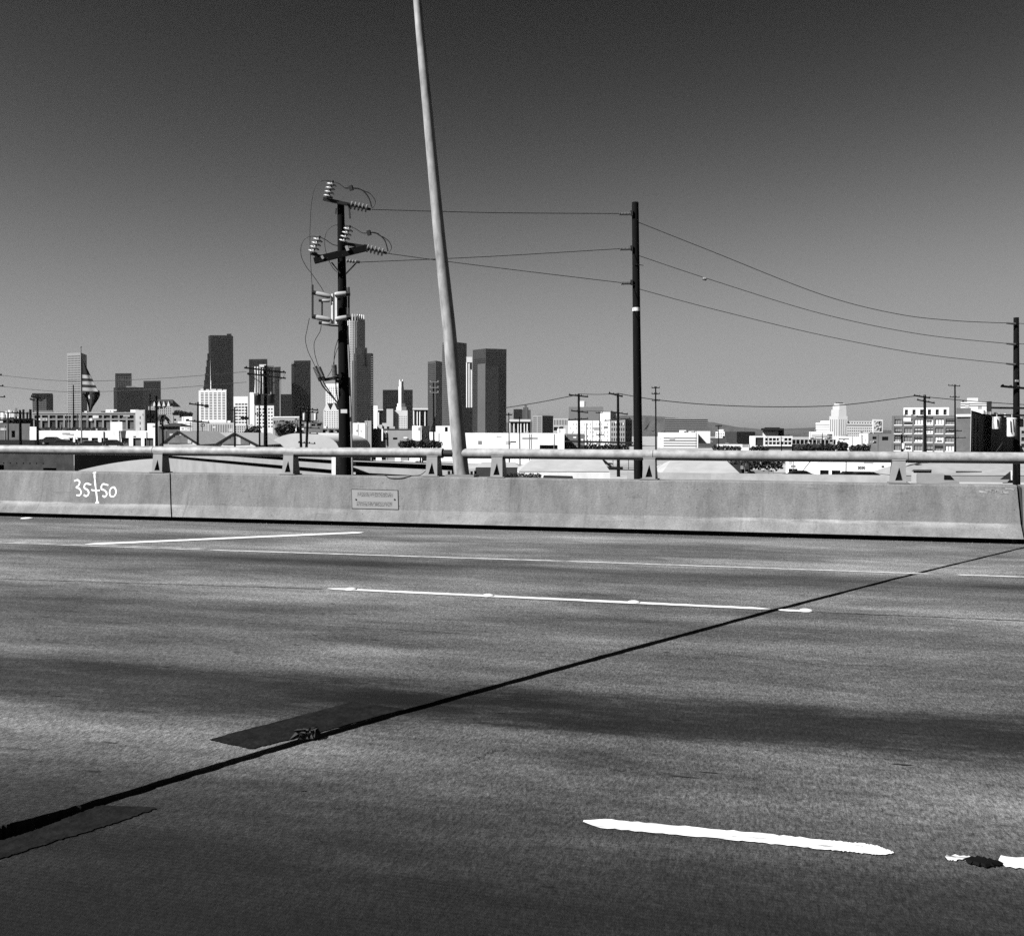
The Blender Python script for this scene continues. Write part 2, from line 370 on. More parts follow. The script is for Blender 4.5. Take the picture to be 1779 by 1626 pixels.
    hgt = math_('ADD', math_('MULTIPLY', math_('MULTIPLY', wv.outputs[0], near.outputs[0]), .10), math_('MULTIPLY', noise(75, 6, .8, 1, .5), 1.0))
    bp = N('ShaderNodeBump'); bp.inputs['Strength'].default_value = .8; bp.inputs['Distance'].default_value = .014; LK(hgt, bp.inputs['Height']); LK(bp.outputs[0], b.inputs['Normal'])
    return m
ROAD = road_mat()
# the skewed expansion joint: (pixel, half gap in metres)
JP = [((-900, 1690), .075), ((0, 1447), .075), ((60, 1430), .062), ((150, 1401), .04), ((330, 1345), .034), ((520, 1288), .034), ((700, 1237), .03), ((1050, 1140), .034), ((1345, 1060), .034), ((1560, 1004), .026), ((1779, 951), .022), ((1860, 931), .02)]
JQ = []
for i in range(len(JP)-1):
    for k in range(14):
        t = k/14; JQ.append(((JP[i][0][0]*(1-t)+JP[i+1][0][0]*t, JP[i][0][1]*(1-t)+JP[i+1][0][1]*t), JP[i][1]*(1-t)+JP[i+1][1]*t))
JP = JQ+[JP[-1]]
jl, jr = [], []
for i, ((x, y), hw) in enumerate(JP):
    p = onZ(x, y, 0); a, b_ = JP[max(i-1, 0)][0], JP[min(i+1, len(JP)-1)][0]
    d = (onZ(*b_, 0)-onZ(*a, 0)).normalized(); nn = Vector((-d.y, d.x, 0))
    hw *= .86
    jl.append(p+nn*(hw+random.uniform(-.003, .005))); jr.append(p-nn*(hw+random.uniform(-.003, .007)))
def slab(pts, top, bot):
    b = MB(); b.hexa([Vector((p.x, p.y, bot)) for p in pts], [Vector((p.x, p.y, top)) for p in pts]); return b
X0, X1, YB, YF = -70, 60, -9.0, 14.2
jl = [p for p in jl if p.y < YF-.1]; jr = [p for p in jr if p.y < YF-.1]
def ext(P, y): # extend a joint edge to a given y along its end
    a, b_ = (P[1], P[0]) if y < P[0].y else (P[-2], P[-1]); t = (y-b_.y)/(b_.y-a.y); return b_+(b_-a)*t
jl = [ext(jl, YB)]+jl+[ext(jl, YF)]; jr = [ext(jr, YB)]+jr+[ext(jr, YF)]
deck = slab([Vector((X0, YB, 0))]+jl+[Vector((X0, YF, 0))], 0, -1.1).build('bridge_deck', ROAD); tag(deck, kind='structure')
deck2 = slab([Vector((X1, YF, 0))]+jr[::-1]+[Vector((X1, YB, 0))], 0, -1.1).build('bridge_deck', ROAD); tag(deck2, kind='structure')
sb = MB()
for i in range(len(jl)-1):
    sb.quad(jl[i]-Vector((.02, 0, .10)), jr[i]+Vector((.02, 0, -.10)), jr[i+1]+Vector((.02, 0, -.10)), jl[i+1]-Vector((.02, 0, .10)))
sb.build('joint_seal', mat(.008, .9, .2, 10, spec=.05), deck)
# thin longitudinal joint that the lane line follows, as a groove strip filled with tar
def ribbon(px_pts, hw, z, jit=.0, n=40, tp=(.03, .03)):
    P = [onZ(x, y, z) for x, y in px_pts]; out = MB(); L, R = [], []
    for i in range(n+1):
        t = i/n*(len(P)-1); k = min(int(t), len(P)-2); p = P[k]+(P[k+1]-P[k])*(t-k); d = (P[k+1]-P[k]).normalized(); nn = Vector((-d.y, d.x, 0))
        ta = 1.0 if tp is None else min(1, .15+i/n/tp[0], .12+(1-i/n)/tp[1])
        L.append(p+nn*(hw*ta+random.uniform(-jit, jit))); R.append(p-nn*(hw*ta+random.uniform(-jit, jit)))
    for i in range(n): out.quad(R[i], R[i+1], L[i+1], L[i])
    out.keep = True
    return out
TAR = mat(.03, .8, .4, 3)
ribbon([(-40, 1004), (568, 1023)], .008, .004, .004).build('tar_seam', TAR, deck)
ribbon([(1412, 1062.5), (1830, 1080)], .008, .004, .004).build('tar_seam', TAR, deck2)
def crack(px, deck_, n=4, hw=.004):
    P = [onZ(x, y, .003) for x, y in px]; Q = []
    for i in range(len(P)-1):
        for k in range(n): Q.append(P[i]+(P[i+1]-P[i])*k/n+Vector((random.uniform(-.02, .02), random.uniform(-.02, .02), 0)))
    Q.append(P[-1]); b = MB(); b.keep = True
    for i in range(len(Q)-1):
        d = (Q[i+1]-Q[i]).normalized(); nn = Vector((-d.y, d.x, 0)); h0, h1 = hw*random.uniform(.4, 1.3), hw*random.uniform(.4, 1.3)
        b.quad(Q[i]-nn*h0, Q[i+1]-nn*h1, Q[i+1]+nn*h1, Q[i]+nn*h0)
    b.build('crack', mat(.02, .9, .3, 5), deck_)
crack([(60, 1168), (250, 1158), (420, 1172), (640, 1186)], deck, 8, .0022); crack([(1240, 1135), (1410, 1152), (1560, 1158)], deck2, 9, .002); crack([(430, 1082), (600, 1088), (800, 1100)], deck, 9, .003); crack([(800, 1330), (850, 1306), (880, 1300)], deck2, 9, .0016)
for k in range(22):      # spalled spots, long across the view as the grooves run
    x, y = random.uniform(-20, 1800), random.uniform(1010, 1420); yj = 1447-x*.279; p = onZ(x, y, .003); w_, h_ = random.uniform(.012, .06), random.uniform(.004, .010); m_ = 11
    b = MB(); b.add([p+Vector((math.cos(2*math.pi*i/m_)*w_*random.uniform(.4, 1.3), math.sin(2*math.pi*i/m_)*h_*random.uniform(.4, 1.4), 0)) for i in range(m_)], [tuple(range(m_))]); b.keep = True
    b.build('spalled_spot', mat(.04, .9, .4, 9), deck if y < yj else deck2)
# asphalt repair patches beside the joint
def patch(px, name, m, z=.004):
    P = [onZ(x, y, z) for x, y in px]; b = MB(); Q = []
    for i in range(len(P)):
        a, c = P[i], P[(i+1) % len(P)]
        for k in range(24):
            q = a+(c-a)*k/24; Q.append(q+Vector((random.uniform(-.005, .005), random.uniform(-.005, .005), 0)))
    b.add(Q, [tuple(range(len(Q)))]); b.build(name, m, deck if name != 'x' else None)
PAT = mat(.014, .95, .7, 14, bump=.5, spec=.1)
patch([(362, 1284), (612, 1219), (704, 1231), (540, 1275), (436, 1300)], 'asphalt_patch', PAT)
patch([(175, 1398), (276, 1402), (190, 1432), (90, 1462), (-30, 1500), (-30, 1468), (60, 1442), (110, 1422)], 'asphalt_patch', PAT)
b = MB()
for k in range(26):   # rubble caught at the joint
    c = onZ(525+random.uniform(-6, 22), 1281-random.uniform(-3, 5), .01); s = random.uniform(.012, .035)
    b.hexa([c+Vector((random.uniform(-1, 1)*s, random.uniform(-1, 1)*s, 0)) for _ in range(4)], [c+Vector((random.uniform(-.6, .6)*s, random.uniform(-.6, .6)*s, s)) for _ in range(4)])
o = b.build('broken_concrete', mat(.06, .9, .5, 20), deck); o['kind'] = 'stuff'

# painted markings
def paint_mat(v, wear):
    m = bpy.data.materials.new('road_paint'); m.use_nodes = True; n = m.node_tree; b = n.nodes['Principled BSDF']; b.inputs['Roughness'].default_value = .6
    tc = n.nodes.new('ShaderNodeTexCoord'); mp = n.nodes.new('ShaderNodeMapping'); mp.inputs['Scale'].default_value = (1.5, 12, 1); nz = n.nodes.new('ShaderNodeTexNoise'); nz.inputs['Scale'].default_value = 3; nz.inputs['Detail'].default_value = 8; nz.inputs['Roughness'].default_value = .7
    n.links.new(tc.outputs['Object'], mp.inputs[0]); n.links.new(mp.outputs[0], nz.inputs[0])
    mr = n.nodes.new('ShaderNodeMapRange'); mr.inputs[1].default_value = wear-.06; mr.inputs[2].default_value = wear+.06; mr.inputs[3].default_value = .14; mr.inputs[4].default_value = v; n.links.new(nz.outputs[0], mr.inputs[0])
    cc = n.nodes.new('ShaderNodeCombineColor')
    for i in range(3): n.links.new(mr.outputs[0], cc.inputs[i])
    n.links.new(cc.outputs[0], b.inputs['Base Color']); return m
P_NEW, P_OLD, P_EDGE = paint_mat(.74, .40), paint_mat(.60, .43), paint_mat(.56, .44)
ribbon([(1013, 1426), (1280, 1451), (1440, 1467), (1500, 1473), (1553, 1481)], .039, .004, .005, 90, (.04, .16)).build('lane_stripe', P_NEW, deck2)
ribbon([(1642, 1488), (1660, 1489.5), (1690, 1488)], .016, .004, .009, 16).build('lane_stripe', P_NEW, deck2)
ribbon([(1735, 1494), (1900, 1512)], .042, .004, .006, 20, (.05, .05)).build('lane_stripe', P_NEW, deck2)
ribbon([(569, 1022), (1339, 1057.5)], .044, .005, .006, 50).build('lane_stripe', P_NEW, deck)
ribbon([(1352, 1059), (1395, 1061)], .04, .005, .006, 8).build('lane_stripe', P_NEW, deck2)
ribbon([(-300, 932), (360, 955)], .028, .004, .006, 90).build('edge_stripe', P_EDGE, deck)
ribbon([(-300, 930.2), (360, 952.7)], .016, .004, .006, 90).build('edge_stripe', P_EDGE, deck)
ribbon([(360, 955), (980, 974.5)], .032, .004, .006, 90).build('edge_stripe', P_OLD, deck)
ribbon([(980, 974.5), (1626, 997)], .032, .004, .008, 90).build('edge_stripe', P_EDGE, deck)
ribbon([(1660, 998), (1990, 1009)], .034, .004, .008, 40).build('edge_stripe', P_OLD, deck2)
ribbon([(148, 945.5), (632, 924.5)], .10, .006, .010, 60).build('taper_stripe', P_NEW, deck)

def marker(px, py, label, rx=.048, m=None):
    c = onZ(px, py, .004); b = MB(); n = 14; prev = []
    rings = [(1, 0), (.97, .25), (.8, .62), (.5, .9), (0.15, 1.0)]
    vs = [c+Vector((math.cos(2*math.pi*k/n)*rx*a, math.sin(2*math.pi*k/n)*rx*a, h*.016)) for a, h in rings for k in range(n)]
    fs = [(i*n+k, i*n+(k+1) % n, (i+1)*n+(k+1) % n, (i+1)*n+k) for i in range(len(rings)-1) for k in range(n)]+[tuple((len(rings)-1)*n+k for k in range(n))]
    b.add(vs, fs); o = b.build('pavement_marker', m or mat(.62, .5, .3, 30), loc=c, smooth=True)
    return tag(o, label, 'road marker', 'raised round road markers')
marker(610, 1024, 'white round raised marker at the left end of the long lane stripe')
marker(848, 1035, 'white round raised marker on the lane stripe below the leaning light pole', .05)
marker(1101, 1046.5, 'white round raised marker on the lane stripe below the plain dark utility pole', .05)
marker(1400, 1061, 'white round raised marker just right of the expansion joint', .05)
marker(47, 900.5, 'white round raised marker beside the barrier foot at far left', .09)
b = MB(); c = onZ(1705, 1496.5, .006); n = 26
L_ = [c+Vector((math.cos(2*math.pi*k/n)*.056*random.uniform(.6, 1.2), math.sin(2*math.pi*k/n)*.034*random.uniform(.5, 1.3), 0)) for k in range(n)]
b.hexa(L_, [c+(p-c)*.8+Vector((0, 0, .006)) for p in L_]); b.build('tar_blob', mat(.006, .8, .3, 20, spec=.1), deck2)

# ------------------------------------------------------------------ concrete barrier
PROF = [(BY, .062), (BY+.025, .085), (BY+.118, .205), (BY+.135, .225), (BY+.245, .655), (BY+.262, .674), (BY+.50, .674), (BY+.515, .655), (BY+.55, .062)]
UP, UN = Vector((0, BY+.135, .225)), Vector((0, -.43, .11)).normalized()
def bar_mat():
    m = bpy.data.materials.new('weathered_barrier_concrete'); m.use_nodes = True; n = m.node_tree; b = n.nodes['Principled BSDF']; b.inputs['Roughness'].default_value = .9; b.inputs['Specular IOR Level'].default_value = .2
    N = n.nodes.new; LK = n.links.new; tc = N('ShaderNodeTexCoord')
    def noise(s, d, r, sc):
        mp = N('ShaderNodeMapping'); mp.inputs['Scale'].default_value = sc; LK(tc.outputs['Object'], mp.inputs[0]); x = N('ShaderNodeTexNoise'); x.inputs['Scale'].default_value = s; x.inputs['Detail'].default_value = d; x.inputs['Roughness'].default_value = r; LK(mp.outputs[0], x.inputs[0]); return x.outputs[0]
    def rng(x, a, b_, c, d):
        q = N('ShaderNodeMapRange'); q.inputs[1].default_value, q.inputs[2].default_value, q.inputs[3].default_value, q.inputs[4].default_value = a, b_, c, d; LK(x, q.inputs[0]); return q.outputs[0]
    def mul(a, b_):
        q = N('ShaderNodeMath'); q.operation = 'MULTIPLY'; LK(a, q.inputs[0])
        if isinstance(b_, float): q.inputs[1].default_value = b_
        else: LK(b_, q.inputs[1])
        return q.outputs[0]
    v = mul(mul(rng(noise(1.2, 6, .6, (1, 1, 1)), .3, .7, .155, .215), rng(noise(5, 7, .7, (1, 1, .22)), .3, .7, .68, 1.2)), rng(noise(60, 5, .8, (1, 1, 1)), .25, .75, .6, 1.4))
    # scattered air holes
    vo = N('ShaderNodeTexVoronoi'); vo.inputs['Scale'].default_value = 9; LK(tc.outputs['Object'], vo.inputs[0]); v = mul(v, rng(vo.outputs['Distance'], .05, .10, .55, 1.0))
    v = mul(mul(v, rng(noise(1, 7, .7, (8, 1, .55)), .58, .70, 1.0, .68)), rng(noise(1, 7, .75, (1.5, 1, 11)), .60, .70, 1.0, .66))     # drip stains, tyre scuffs
    # pale scuffed paint along the toe's upper edge
    sp = N('ShaderNodeSeparateXYZ'); LK(tc.outputs['Object'], sp.inputs[0])
    band = mul(rng(sp.outputs[2], .15, .20, 0, 1), rng(sp.outputs[2], .225, .235, 1, 0)); band = mul(band, rng(noise(1, 5, .6, (.6, 1, 6)), .48, .56, 0, 1))
    ad = N('ShaderNodeMath'); ad.operation = 'MULTIPLY_ADD'; LK(band, ad.inputs[0]); ad.inputs[1].default_value = .10; LK(v, ad.inputs[2])
    cc = N('ShaderNodeCombineColor')
    for i in range(3): LK(ad.outputs[0], cc.inputs[i])
    LK(cc.outputs[0], b.inputs['Base Color'])
    bp = N('ShaderNodeBump'); bp.inputs['Strength'].default_value = .35; bp.inputs['Distance'].default_value = .01; LK(noise(35, 6, .7, (1, 1, 1)), bp.inputs['Height']); LK(bp.outputs[0], b.inputs['Normal']); return m
BAR = bar_mat()
xj1, xj2 = onPlane(291, 850, UP, UN).x, onPlane(1770, 890, UP, UN).x
def barrier(xa, xb, label, lean=0.0, k0=0.0, k1=0.0):
    o = MB(); n = max(2, int((xb-xa)/.45)); rings = []
    ph = random.random()*9
    for i in range(n+1):
        x = xa+(xb-xa)*i/n; dz = .0035*math.sin(x*1.7+ph)+random.uniform(-.0015, .0015); dy = .0015*math.sin(x*.9+ph*2)
        rings.append([Vector((x+(lean*(.7-z)+k1*(BY+.262-y) if i == n else (k0*(BY+.262-y) if i == 0 else 0)), y+dy, z+(dz if z > .5 else 0))) for y, z in PROF])
    k = len(PROF); vs = [p for r in rings for p in r]; fs = []
    for i in range(n):
        for j in range(k): fs.append((i*k+j, (i+1)*k+j, (i+1)*k+(j+1) % k, i*k+(j+1) % k))
    fs += [tuple(range(k)), tuple(n*k+j for j in range(k-1, -1, -1))]
    o.add(vs, fs)
    ob = o.build('concrete_barrier', BAR, loc=(0, 0, 0)); autosmooth(ob, 25)
    # footing set back under the drainage slot
    MB().box(((xa+xb)/2, BY+.50, .03), xb-xa, .1, .064).build('footing', mat(.08, .9, .3, 3), ob)
    return tag(ob, label, 'barrier', 'concrete barrier sections along the bridge edge')
bl = barrier(-62, xj1-.012, 'concrete barrier section at left with white painted number 35+50', k1=.72)
bc = barrier(xj1+.012, xj2-.014, 'long middle concrete barrier section carrying the small plaque', .06, k0=.72)
br = barrier(xj2+.05, 48, 'short end of concrete barrier right of the slanting joint at the far right')
for xj, p in ((xj1, bl), (xj2, bc)):
    b = MB(); sh = lambda y, z: (.06*(.7-z) if p is bc else .72*(BY+.262-y)); b.hexa([Vector((xj-.014+(.02 if p is bc else 0)+sh(y, z), y+.03, z-.01)) for y, z in PROF], [Vector((xj+.014+(.02 if p is bc else 0)+sh(y, z), y+.03, z-.01)) for y, z in PROF]); b.build('joint_filler', mat(.05, .9, .3, 4), p)

# white survey number painted on the barrier: 35+50 with a tall stroke
def strokes(parent, lines, hw, m, p0, n0, off=.003, nm='painted_numeral'):
    for st in lines:
        P = curve([onPlane(x, y, p0, n0)+n0*off for x, y in st], 5); b = MB(); L, R = [], []
        for i, p in enumerate(P):
            d = (P[min(i+1, len(P)-1)]-P[max(i-1, 0)]).normalized(); s = n0.cross(d).normalized(); h = hw*random.uniform(.75, 1.2)
            L.append(p+s*h); R.append(p-s*h)
        for i in range(len(P)-1): b.quad(L[i], R[i], R[i+1], L[i+1])
        b.build(nm, m, parent)
q = lambda *a: [(x/4.4475, 750+y/4.4475) for x, y in a]
SPRAY = mat(.85, .7, .15, 30)
strokes(bl, [q((574, 382), (600, 373), (617, 392), (606, 418), (590, 430), (614, 440), (628, 466), (618, 490), (590, 490)),
             q((706, 410), (664, 401), (652, 432), (680, 453), (686, 480), (668, 498), (648, 488)),
             q((730, 318), (734, 380), (743, 455), (754, 548)), q((718, 319), (744, 317)), q((738, 549), (766, 547)), q((706, 449), (740, 456), (774, 452)),
             q((838, 414), (795, 405), (784, 440), (812, 455), (826, 480), (814, 503), (792, 494)),
             q((880, 427), (857, 440), (848, 470), (856, 498), (880, 500), (897, 474), (894, 444), (880, 427))], .0125, SPRAY, UP, UN)
# plaque
def plq():
    m = bpy.data.materials.new('plaque_metal'); m.use_nodes = True; n = m.node_tree; b = n.nodes['Principled BSDF']; b.inputs['Roughness'].default_value = .7
    N = n.nodes.new; LK = n.links.new; tc = N('ShaderNodeTexCoord'); sp = N('ShaderNodeSeparateXYZ'); LK(tc.outputs['Generated'], sp.inputs[0])
    wv = N('ShaderNodeMath'); wv.operation = 'PINGPONG'; LK(sp.outputs[2], wv.inputs[0]); wv.inputs[1].default_value = .25
    mr = N('ShaderNodeMapRange'); LK(wv.outputs[0], mr.inputs[0]); mr.inputs[1].default_value = .10; mr.inputs[2].default_value = .16; mr.inputs[3].default_value = 0; mr.inputs[4].default_value = 1
    nz = N('ShaderNodeTexNoise'); nz.inputs['Scale'].default_value = 70; nz.inputs['Detail'].default_value = 4; LK(tc.outputs['Object'], nz.inputs[0])
    def rng(x, a, b_, c, d):
        q = N('ShaderNodeMapRange'); q.inputs[1].default_value, q.inputs[2].default_value, q.inputs[3].default_value, q.inputs[4].default_value = a, b_, c, d; LK(x, q.inputs[0]); return q.outputs[0]
    mu = N('ShaderNodeMath'); mu.operation = 'MULTIPLY'; LK(mr.outputs[0], mu.inputs[0]); LK(rng(nz.outputs[0], .4, .55, 0, 1), mu.inputs[1])
    mu2 = N('ShaderNodeMath'); mu2.operation = 'MULTIPLY'; LK(mu.outputs[0], mu2.inputs[0]); LK(rng(sp.outputs[0], .12, .14, 0, 1), mu2.inputs[1])
    mu3 = N('ShaderNodeMath'); mu3.operation = 'MULTIPLY'; LK(mu2.outputs[0], mu3.inputs[0]); LK(rng(sp.outputs[0], .86, .88, 1, 0), mu3.inputs[1])
    v = rng(mu3.outputs[0], 0, 1, .20, .06); cc = N('ShaderNodeCombineColor')
    for i in range(3): LK(v, cc.inputs[i])
    LK(cc.outputs[0], b.inputs['Base Color']); return m
c4 = [onPlane(x, y, UP, UN) for x, y in ((611.5, 884), (693, 886), (692, 851.5), (610.5, 849.5))]
MB().hexa([p-UN*.004 for p in c4], [p+UN*.003 for p in c4]).build('plaque_recess', mat(.03, .9, .2, 9), bc)
cm = sum(c4, Vector())/4; c5 = [cm+Vector(((p-cm).x*.975, (p-cm).y*.93, (p-cm).z*.93)) for p in c4]
pl = MB().hexa([p+UN*.001 for p in c5], [p+UN*.007 for p in c5]).build('plaque', plq(), bc)
for x in (619, 686):
    p = onPlane(x, 868, UP, UN); MB().tube([p, p+UN*.014], .012, 10).build('bolt', STEEL(), pl)
# pale scraped patch near the right end
for k in range(7):
    x = 1711+k*7+random.uniform(-3, 3); y = 852+random.uniform(-3, 5)
    strokes(bc, [[(x-8, y-1.5), (x, y+random.uniform(-2, 2)), (x+8, y+1)]], .012, mat(.42, .9, .5, 20), UP, UN, .0025, 'scraped_paint')

# ------------------------------------------------------------------ tubular railing on the barrier
RY, RZ, RR = BY+.38, .992, .068
RAILM = mat(.499, .55, .4, 9, spec=.35)
def raily(px): return onY(px, 785, RY).x
def railing(xs, posts, label):
    root = thing('pipe_railing', (onY(posts[0], 830, RY).x, RY, .674), label, 'railing', 'pipe railing along the barrier')
    for i in range(len(xs)-1):
        n = max(2, int((xs[i+1]-xs[i])/.8))
        b = MB().tube([Vector((xs[i]+.004+(xs[i+1]-xs[i]-.008)*k/n, RY, RZ+random.uniform(-.0015, .0015))) for k in range(n+1)], RR, 24); o = b.build('rail_pipe', RAILM, root); autosmooth(o, 50)
        if i: MB().tube([Vector((xs[i]-.02, RY, RZ)), Vector((xs[i]+.02, RY, RZ))], RR*.93, 20).build('coupling', STEEL(), root)
    for px in posts:
        x = onY(px, 828, BY+.27).x; b = MB()
        z0, z1, y0, y1 = .672, RZ-RR*.55, BY+.275, BY+.485; wb, wt = .085, .075
        # body: tapered casting, front with a triangular pocket
        A = [Vector((x-wb, y0, z0)), Vector((x+wb, y0, z0)), Vector((x+wt, RY-.075, z1)), Vector((x-wt, RY-.075, z1))]
        Bk = [Vector((x-wb*1.1, y1, z0)), Vector((x+wb*1.1, y1, z0)), Vector((x+wt, RY+.075, z1)), Vector((x-wt, RY+.075, z1))]
        fr = lambda u, v: A[0]*(1-u)*(1-v)+A[1]*u*(1-v)+A[2]*u*v+A[3]*(1-u)*v
        tri = [fr(.24, .13), fr(.78, .13), fr(.52, .70)]; dp = Vector((0, .085, 0))
        v = A+Bk+tri+[t+dp for t in tri]
        f = [(0, 1, 9, 8), (1, 2, 10, 9), (2, 3, 10), (3, 0, 8, 10), (8, 9, 12, 11), (9, 10, 13, 12), (10, 8, 11, 13), (11, 12, 13), (1, 5, 6, 2), (4, 0, 3, 7), (5, 4, 7, 6), (3, 2, 6, 7), (0, 4, 5, 1)]
        b.add(v, f); o = b.build('rail_post', mat(.45, .6, .15, 6), root)
        b = MB(); b.box((x, (y0+y1)/2, .680), .23, .25, .014); b.build('base_plate', mat(.3, .6, .2, 6), o)
        b = MB()
        for k in range(13):
            a = math.radians(205+k*130/12); p = Vector((0, math.cos(a), math.sin(a)))
            b.v += [Vector((x-.08, RY, RZ))+p*(RR+.002), Vector((x+.08, RY, RZ))+p*(RR+.002), Vector((x-.08, RY, RZ))+p*(RR+.022), Vector((x+.08, RY, RZ))+p*(RR+.022)]
        for k in range(12):
            i = k*4; b.f += [(i, i+1, i+5, i+4), (i+2, i+6, i+7, i+3), (i, i+4, i+6, i+2), (i+1, i+3, i+7, i+5)]; b.m += [0]*4
        b.f += [(0, 2, 3, 1), (48, 49, 51, 50)]; b.m += [0, 0]
        b.build('saddle', mat(.4, .6, .15, 6), o)
    return root
railing([-60, raily(-420), raily(268), raily(770)], [-430, -190, 272, 499, 749], 'pale pipe railing on posts left of the leaning light pole')
railing([raily(800), raily(1135), raily(1577), raily(2040), 46], [862, 1127, 1562, 2000], 'pale pipe railing on posts right of the leaning light pole')

MB().tube([Vector((raily(770)-.05, RY, RZ)), Vector((raily(800)+.05, RY, RZ))], RR*.72, 16).build('splice_tube', mat(.02, .7, .2, 5), bpy.data.objects['pipe_railing'])

# leaning light pole standing on the barrier
LP = [(803, 821), (798.5, 790), (783, 600), (773.5, 505), (763.3, 410), (752.8, 300), (744.5, 210), (735, 110), (725, 0), (709, -210)]
lw = [13.4, 13.2, 11.6, 10.9, 10.2, 9.4, 8.8, 8.1, 7.2, 6.2]
pp = [onY(x, y, RY+.02) for x, y in LP]; pp[0].z = .68
rr = [w_*(p-EYE).dot(fw)/F for w_, p in zip(lw, pp)]
root = thing('light_pole', pp[0], 'tall leaning pale metal light pole rising from the concrete barrier', 'light pole')
o = MB().tube(curve(pp, 5), [rr[min(i//5, 8)]+(rr[min(i//5, 8)+1]-rr[min(i//5, 8)])*((i % 5)/5) if i < 45 else rr[-1] for i in range(46)], 20).build('shaft', mat(.45, .6, .55, 9, spec=.3, streak=(1, 1, .35)), root); autosmooth(o, 50)
MB().box(pp[0]+Vector((0, 0, .012)), .40, .24, .03).build('base_plate', mat(.35, .6, .15, 6), root)
for sx in (-.16, .16):
    for sy in (-.09, .09): MB().tube([pp[0]+Vector((sx, sy, .02)), pp[0]+Vector((sx, sy, .075))], .018, 6).build('anchor_bolt', STEEL(), root)
MB().tube([pp[-1], pp[-1]+Vector((.02, 0, .08))], rr[-1]*1.08, 16).build('cap', STEEL(), root)

# ------------------------------------------------------------------ skyline towers
def grid(f, c, r, yT, yB, fill=(.7, .6), x=(.03, .97), d=.6, m=None, n='window_panes', one=False, **k):
    q = dict(f=f, c=c, r=r, y=(yT, yB), fill=fill, x=x, d=d, n=n, one=one); q['m'] = m; q.update(k); return q
DK, DK2, MD, LT, WH = mat(.012, .6, .2, .02, spec=.1), mat(.022, .7, .2, .02, spec=.1), mat(.11, .8, .15, .02), mat(.42, .85, .12, .02), mat(.78, .85, .06, .02)
DGL = [mat(.006, .25, .2, .05, spec=.25), mat(.012, .3, .2, .05, spec=.25), mat(.03, .3, .2, .05, spec=.25), mat(.008, .25, .2, .05, spec=.25)]
MGL = mat(.05, .3, .3, .05)
building('office_tower', 'pale tower of closely stacked window bands behind the flag', [(118, 2600), (141.5, 2580), (152, 2660)], 614, mat(.44, .85, .1, .02),
         [grid(0, 9, 26, 618, 722, (.75, .5), m=mat(.14, .4, .2, .05)), grid(1, 4, 26, 618, 722, (.7, .5), m=DGL)], depth=40)
r_ = building('office_tower', 'squat dark tapered tower at far left behind the industrial building', [(57, 2400), (81, 2390), (93, 2430)], 684.5, mat(.09, .7, .1, .02), [grid(0, 8, 9, 688, 722, (.7, .5), m=mat(.05, .4, .2, .05)), grid(1, 4, 9, 688, 722, (.6, .6), m=DGL)], depth=40)[0]
block(r_, 'roof_band', [(56.5, 2386), (92, 2386)], 683.3, 686, DK, 40)
building('office_tower', 'dark tower with an open grid of windows behind the wide black block', [(201, 2600), (229.5, 2590)], 649, DK, [grid(0, 9, 11, 653, 690, (.6, .6), m=mat(.16, .4, .2, .05))], depth=40)
r_ = building('office_block', 'wide low black office block left of the ornate roofed hotel', [(198, 2350), (204, 2330), (251, 2330)], 673, DK, [grid(1, 16, 16, 676, 730, (.75, .55), m=DGL)], ref=1, depth=60)[0]
block(r_, 'roof_plant', [(220, 2335), (238, 2335)], 671, 673.2, LT, 10)
building('office_tower', 'plain dark square tower beside the wide black block', [(250, 2200), (280, 2190)], 662, DK2, [grid(0, 10, 14, 665, 715, (.7, .6), m=DGL)], depth=40)
r_, p_, z_, zf = building('hotel', 'pale ornate hotel with a steep dark gabled roof left of the white slab', [(258, 1500), (300, 1495)], 706, mat(.5, .85, .12, .03), [grid(0, 11, 9, 708, 745, (.4, .5), m=MGL)], depth=35)
b = MB(); a_, c_ = at(258, 706, 1500), at(301, 706, 1495); bk = Vector((fw.x, fw.y, 0))*35; hgt = at(270, 693.5, 1500).z-at(270, 706, 1500).z
ml_ = a_+(c_-a_)*.2+bk*.5+Vector((0, 0, hgt)); mr_ = a_+(c_-a_)*.82+bk*.5+Vector((0, 0, hgt))
b.add([a_, c_, c_+bk, a_+bk, ml_, mr_], [(0, 1, 5, 4), (1, 2, 5), (2, 3, 4, 5), (3, 0, 4)]); b.build('hip_roof', mat(.05, .8, .2, .1), r_)
for k in range(4):
    x = 268+k*8.2; b = MB(); pa, pb, pt = at(x-2.6, 705.5, 1494), at(x+2.6, 705.5, 1494), at(x, 696.5, 1494); dd = Vector((fw.x, fw.y, 0))*9
    b.hexa([pa, pb, pt], [pa+dd, pb+dd, pt+dd]); b.build('dormer', WH, r_)
r_ = building('office_tower', 'tallest black slab tower with a thin white corner line behind the white slab', [(363, 2520), (366.5, 2500), (403, 2500), (406, 2530)], 583, DK, [grid(1, 18, 46, 586, 745, (.8, .55), m=DGL)], ref=1, depth=60)[0]
pxbar(r_, 'corner_fin', 366.4, 583, 366.4, 690, 2497, 1.5, WH)
block(r_, 'penthouse', [(395, 2510), (403, 2510)], 580.5, 584, DK2, 20)
for k in range(6): block(r_, 'stepped_wing', [(353.5+k*1.5, 2505+k), (364.6, 2506+k)], 672-k*11.5, 760, DK2, 25)
r_ = building('hotel', 'white slab hotel with six columns of dark windows before the tallest black tower', [(345.5, 1420), (393.5, 1415)], 678.5, WH, [grid(0, 6, 17, 682, 729, (.68, .52), (.055, .985), d=.5, m=mat(.06, .3, .5, .3), n='window', one=True)], depth=18)[0]
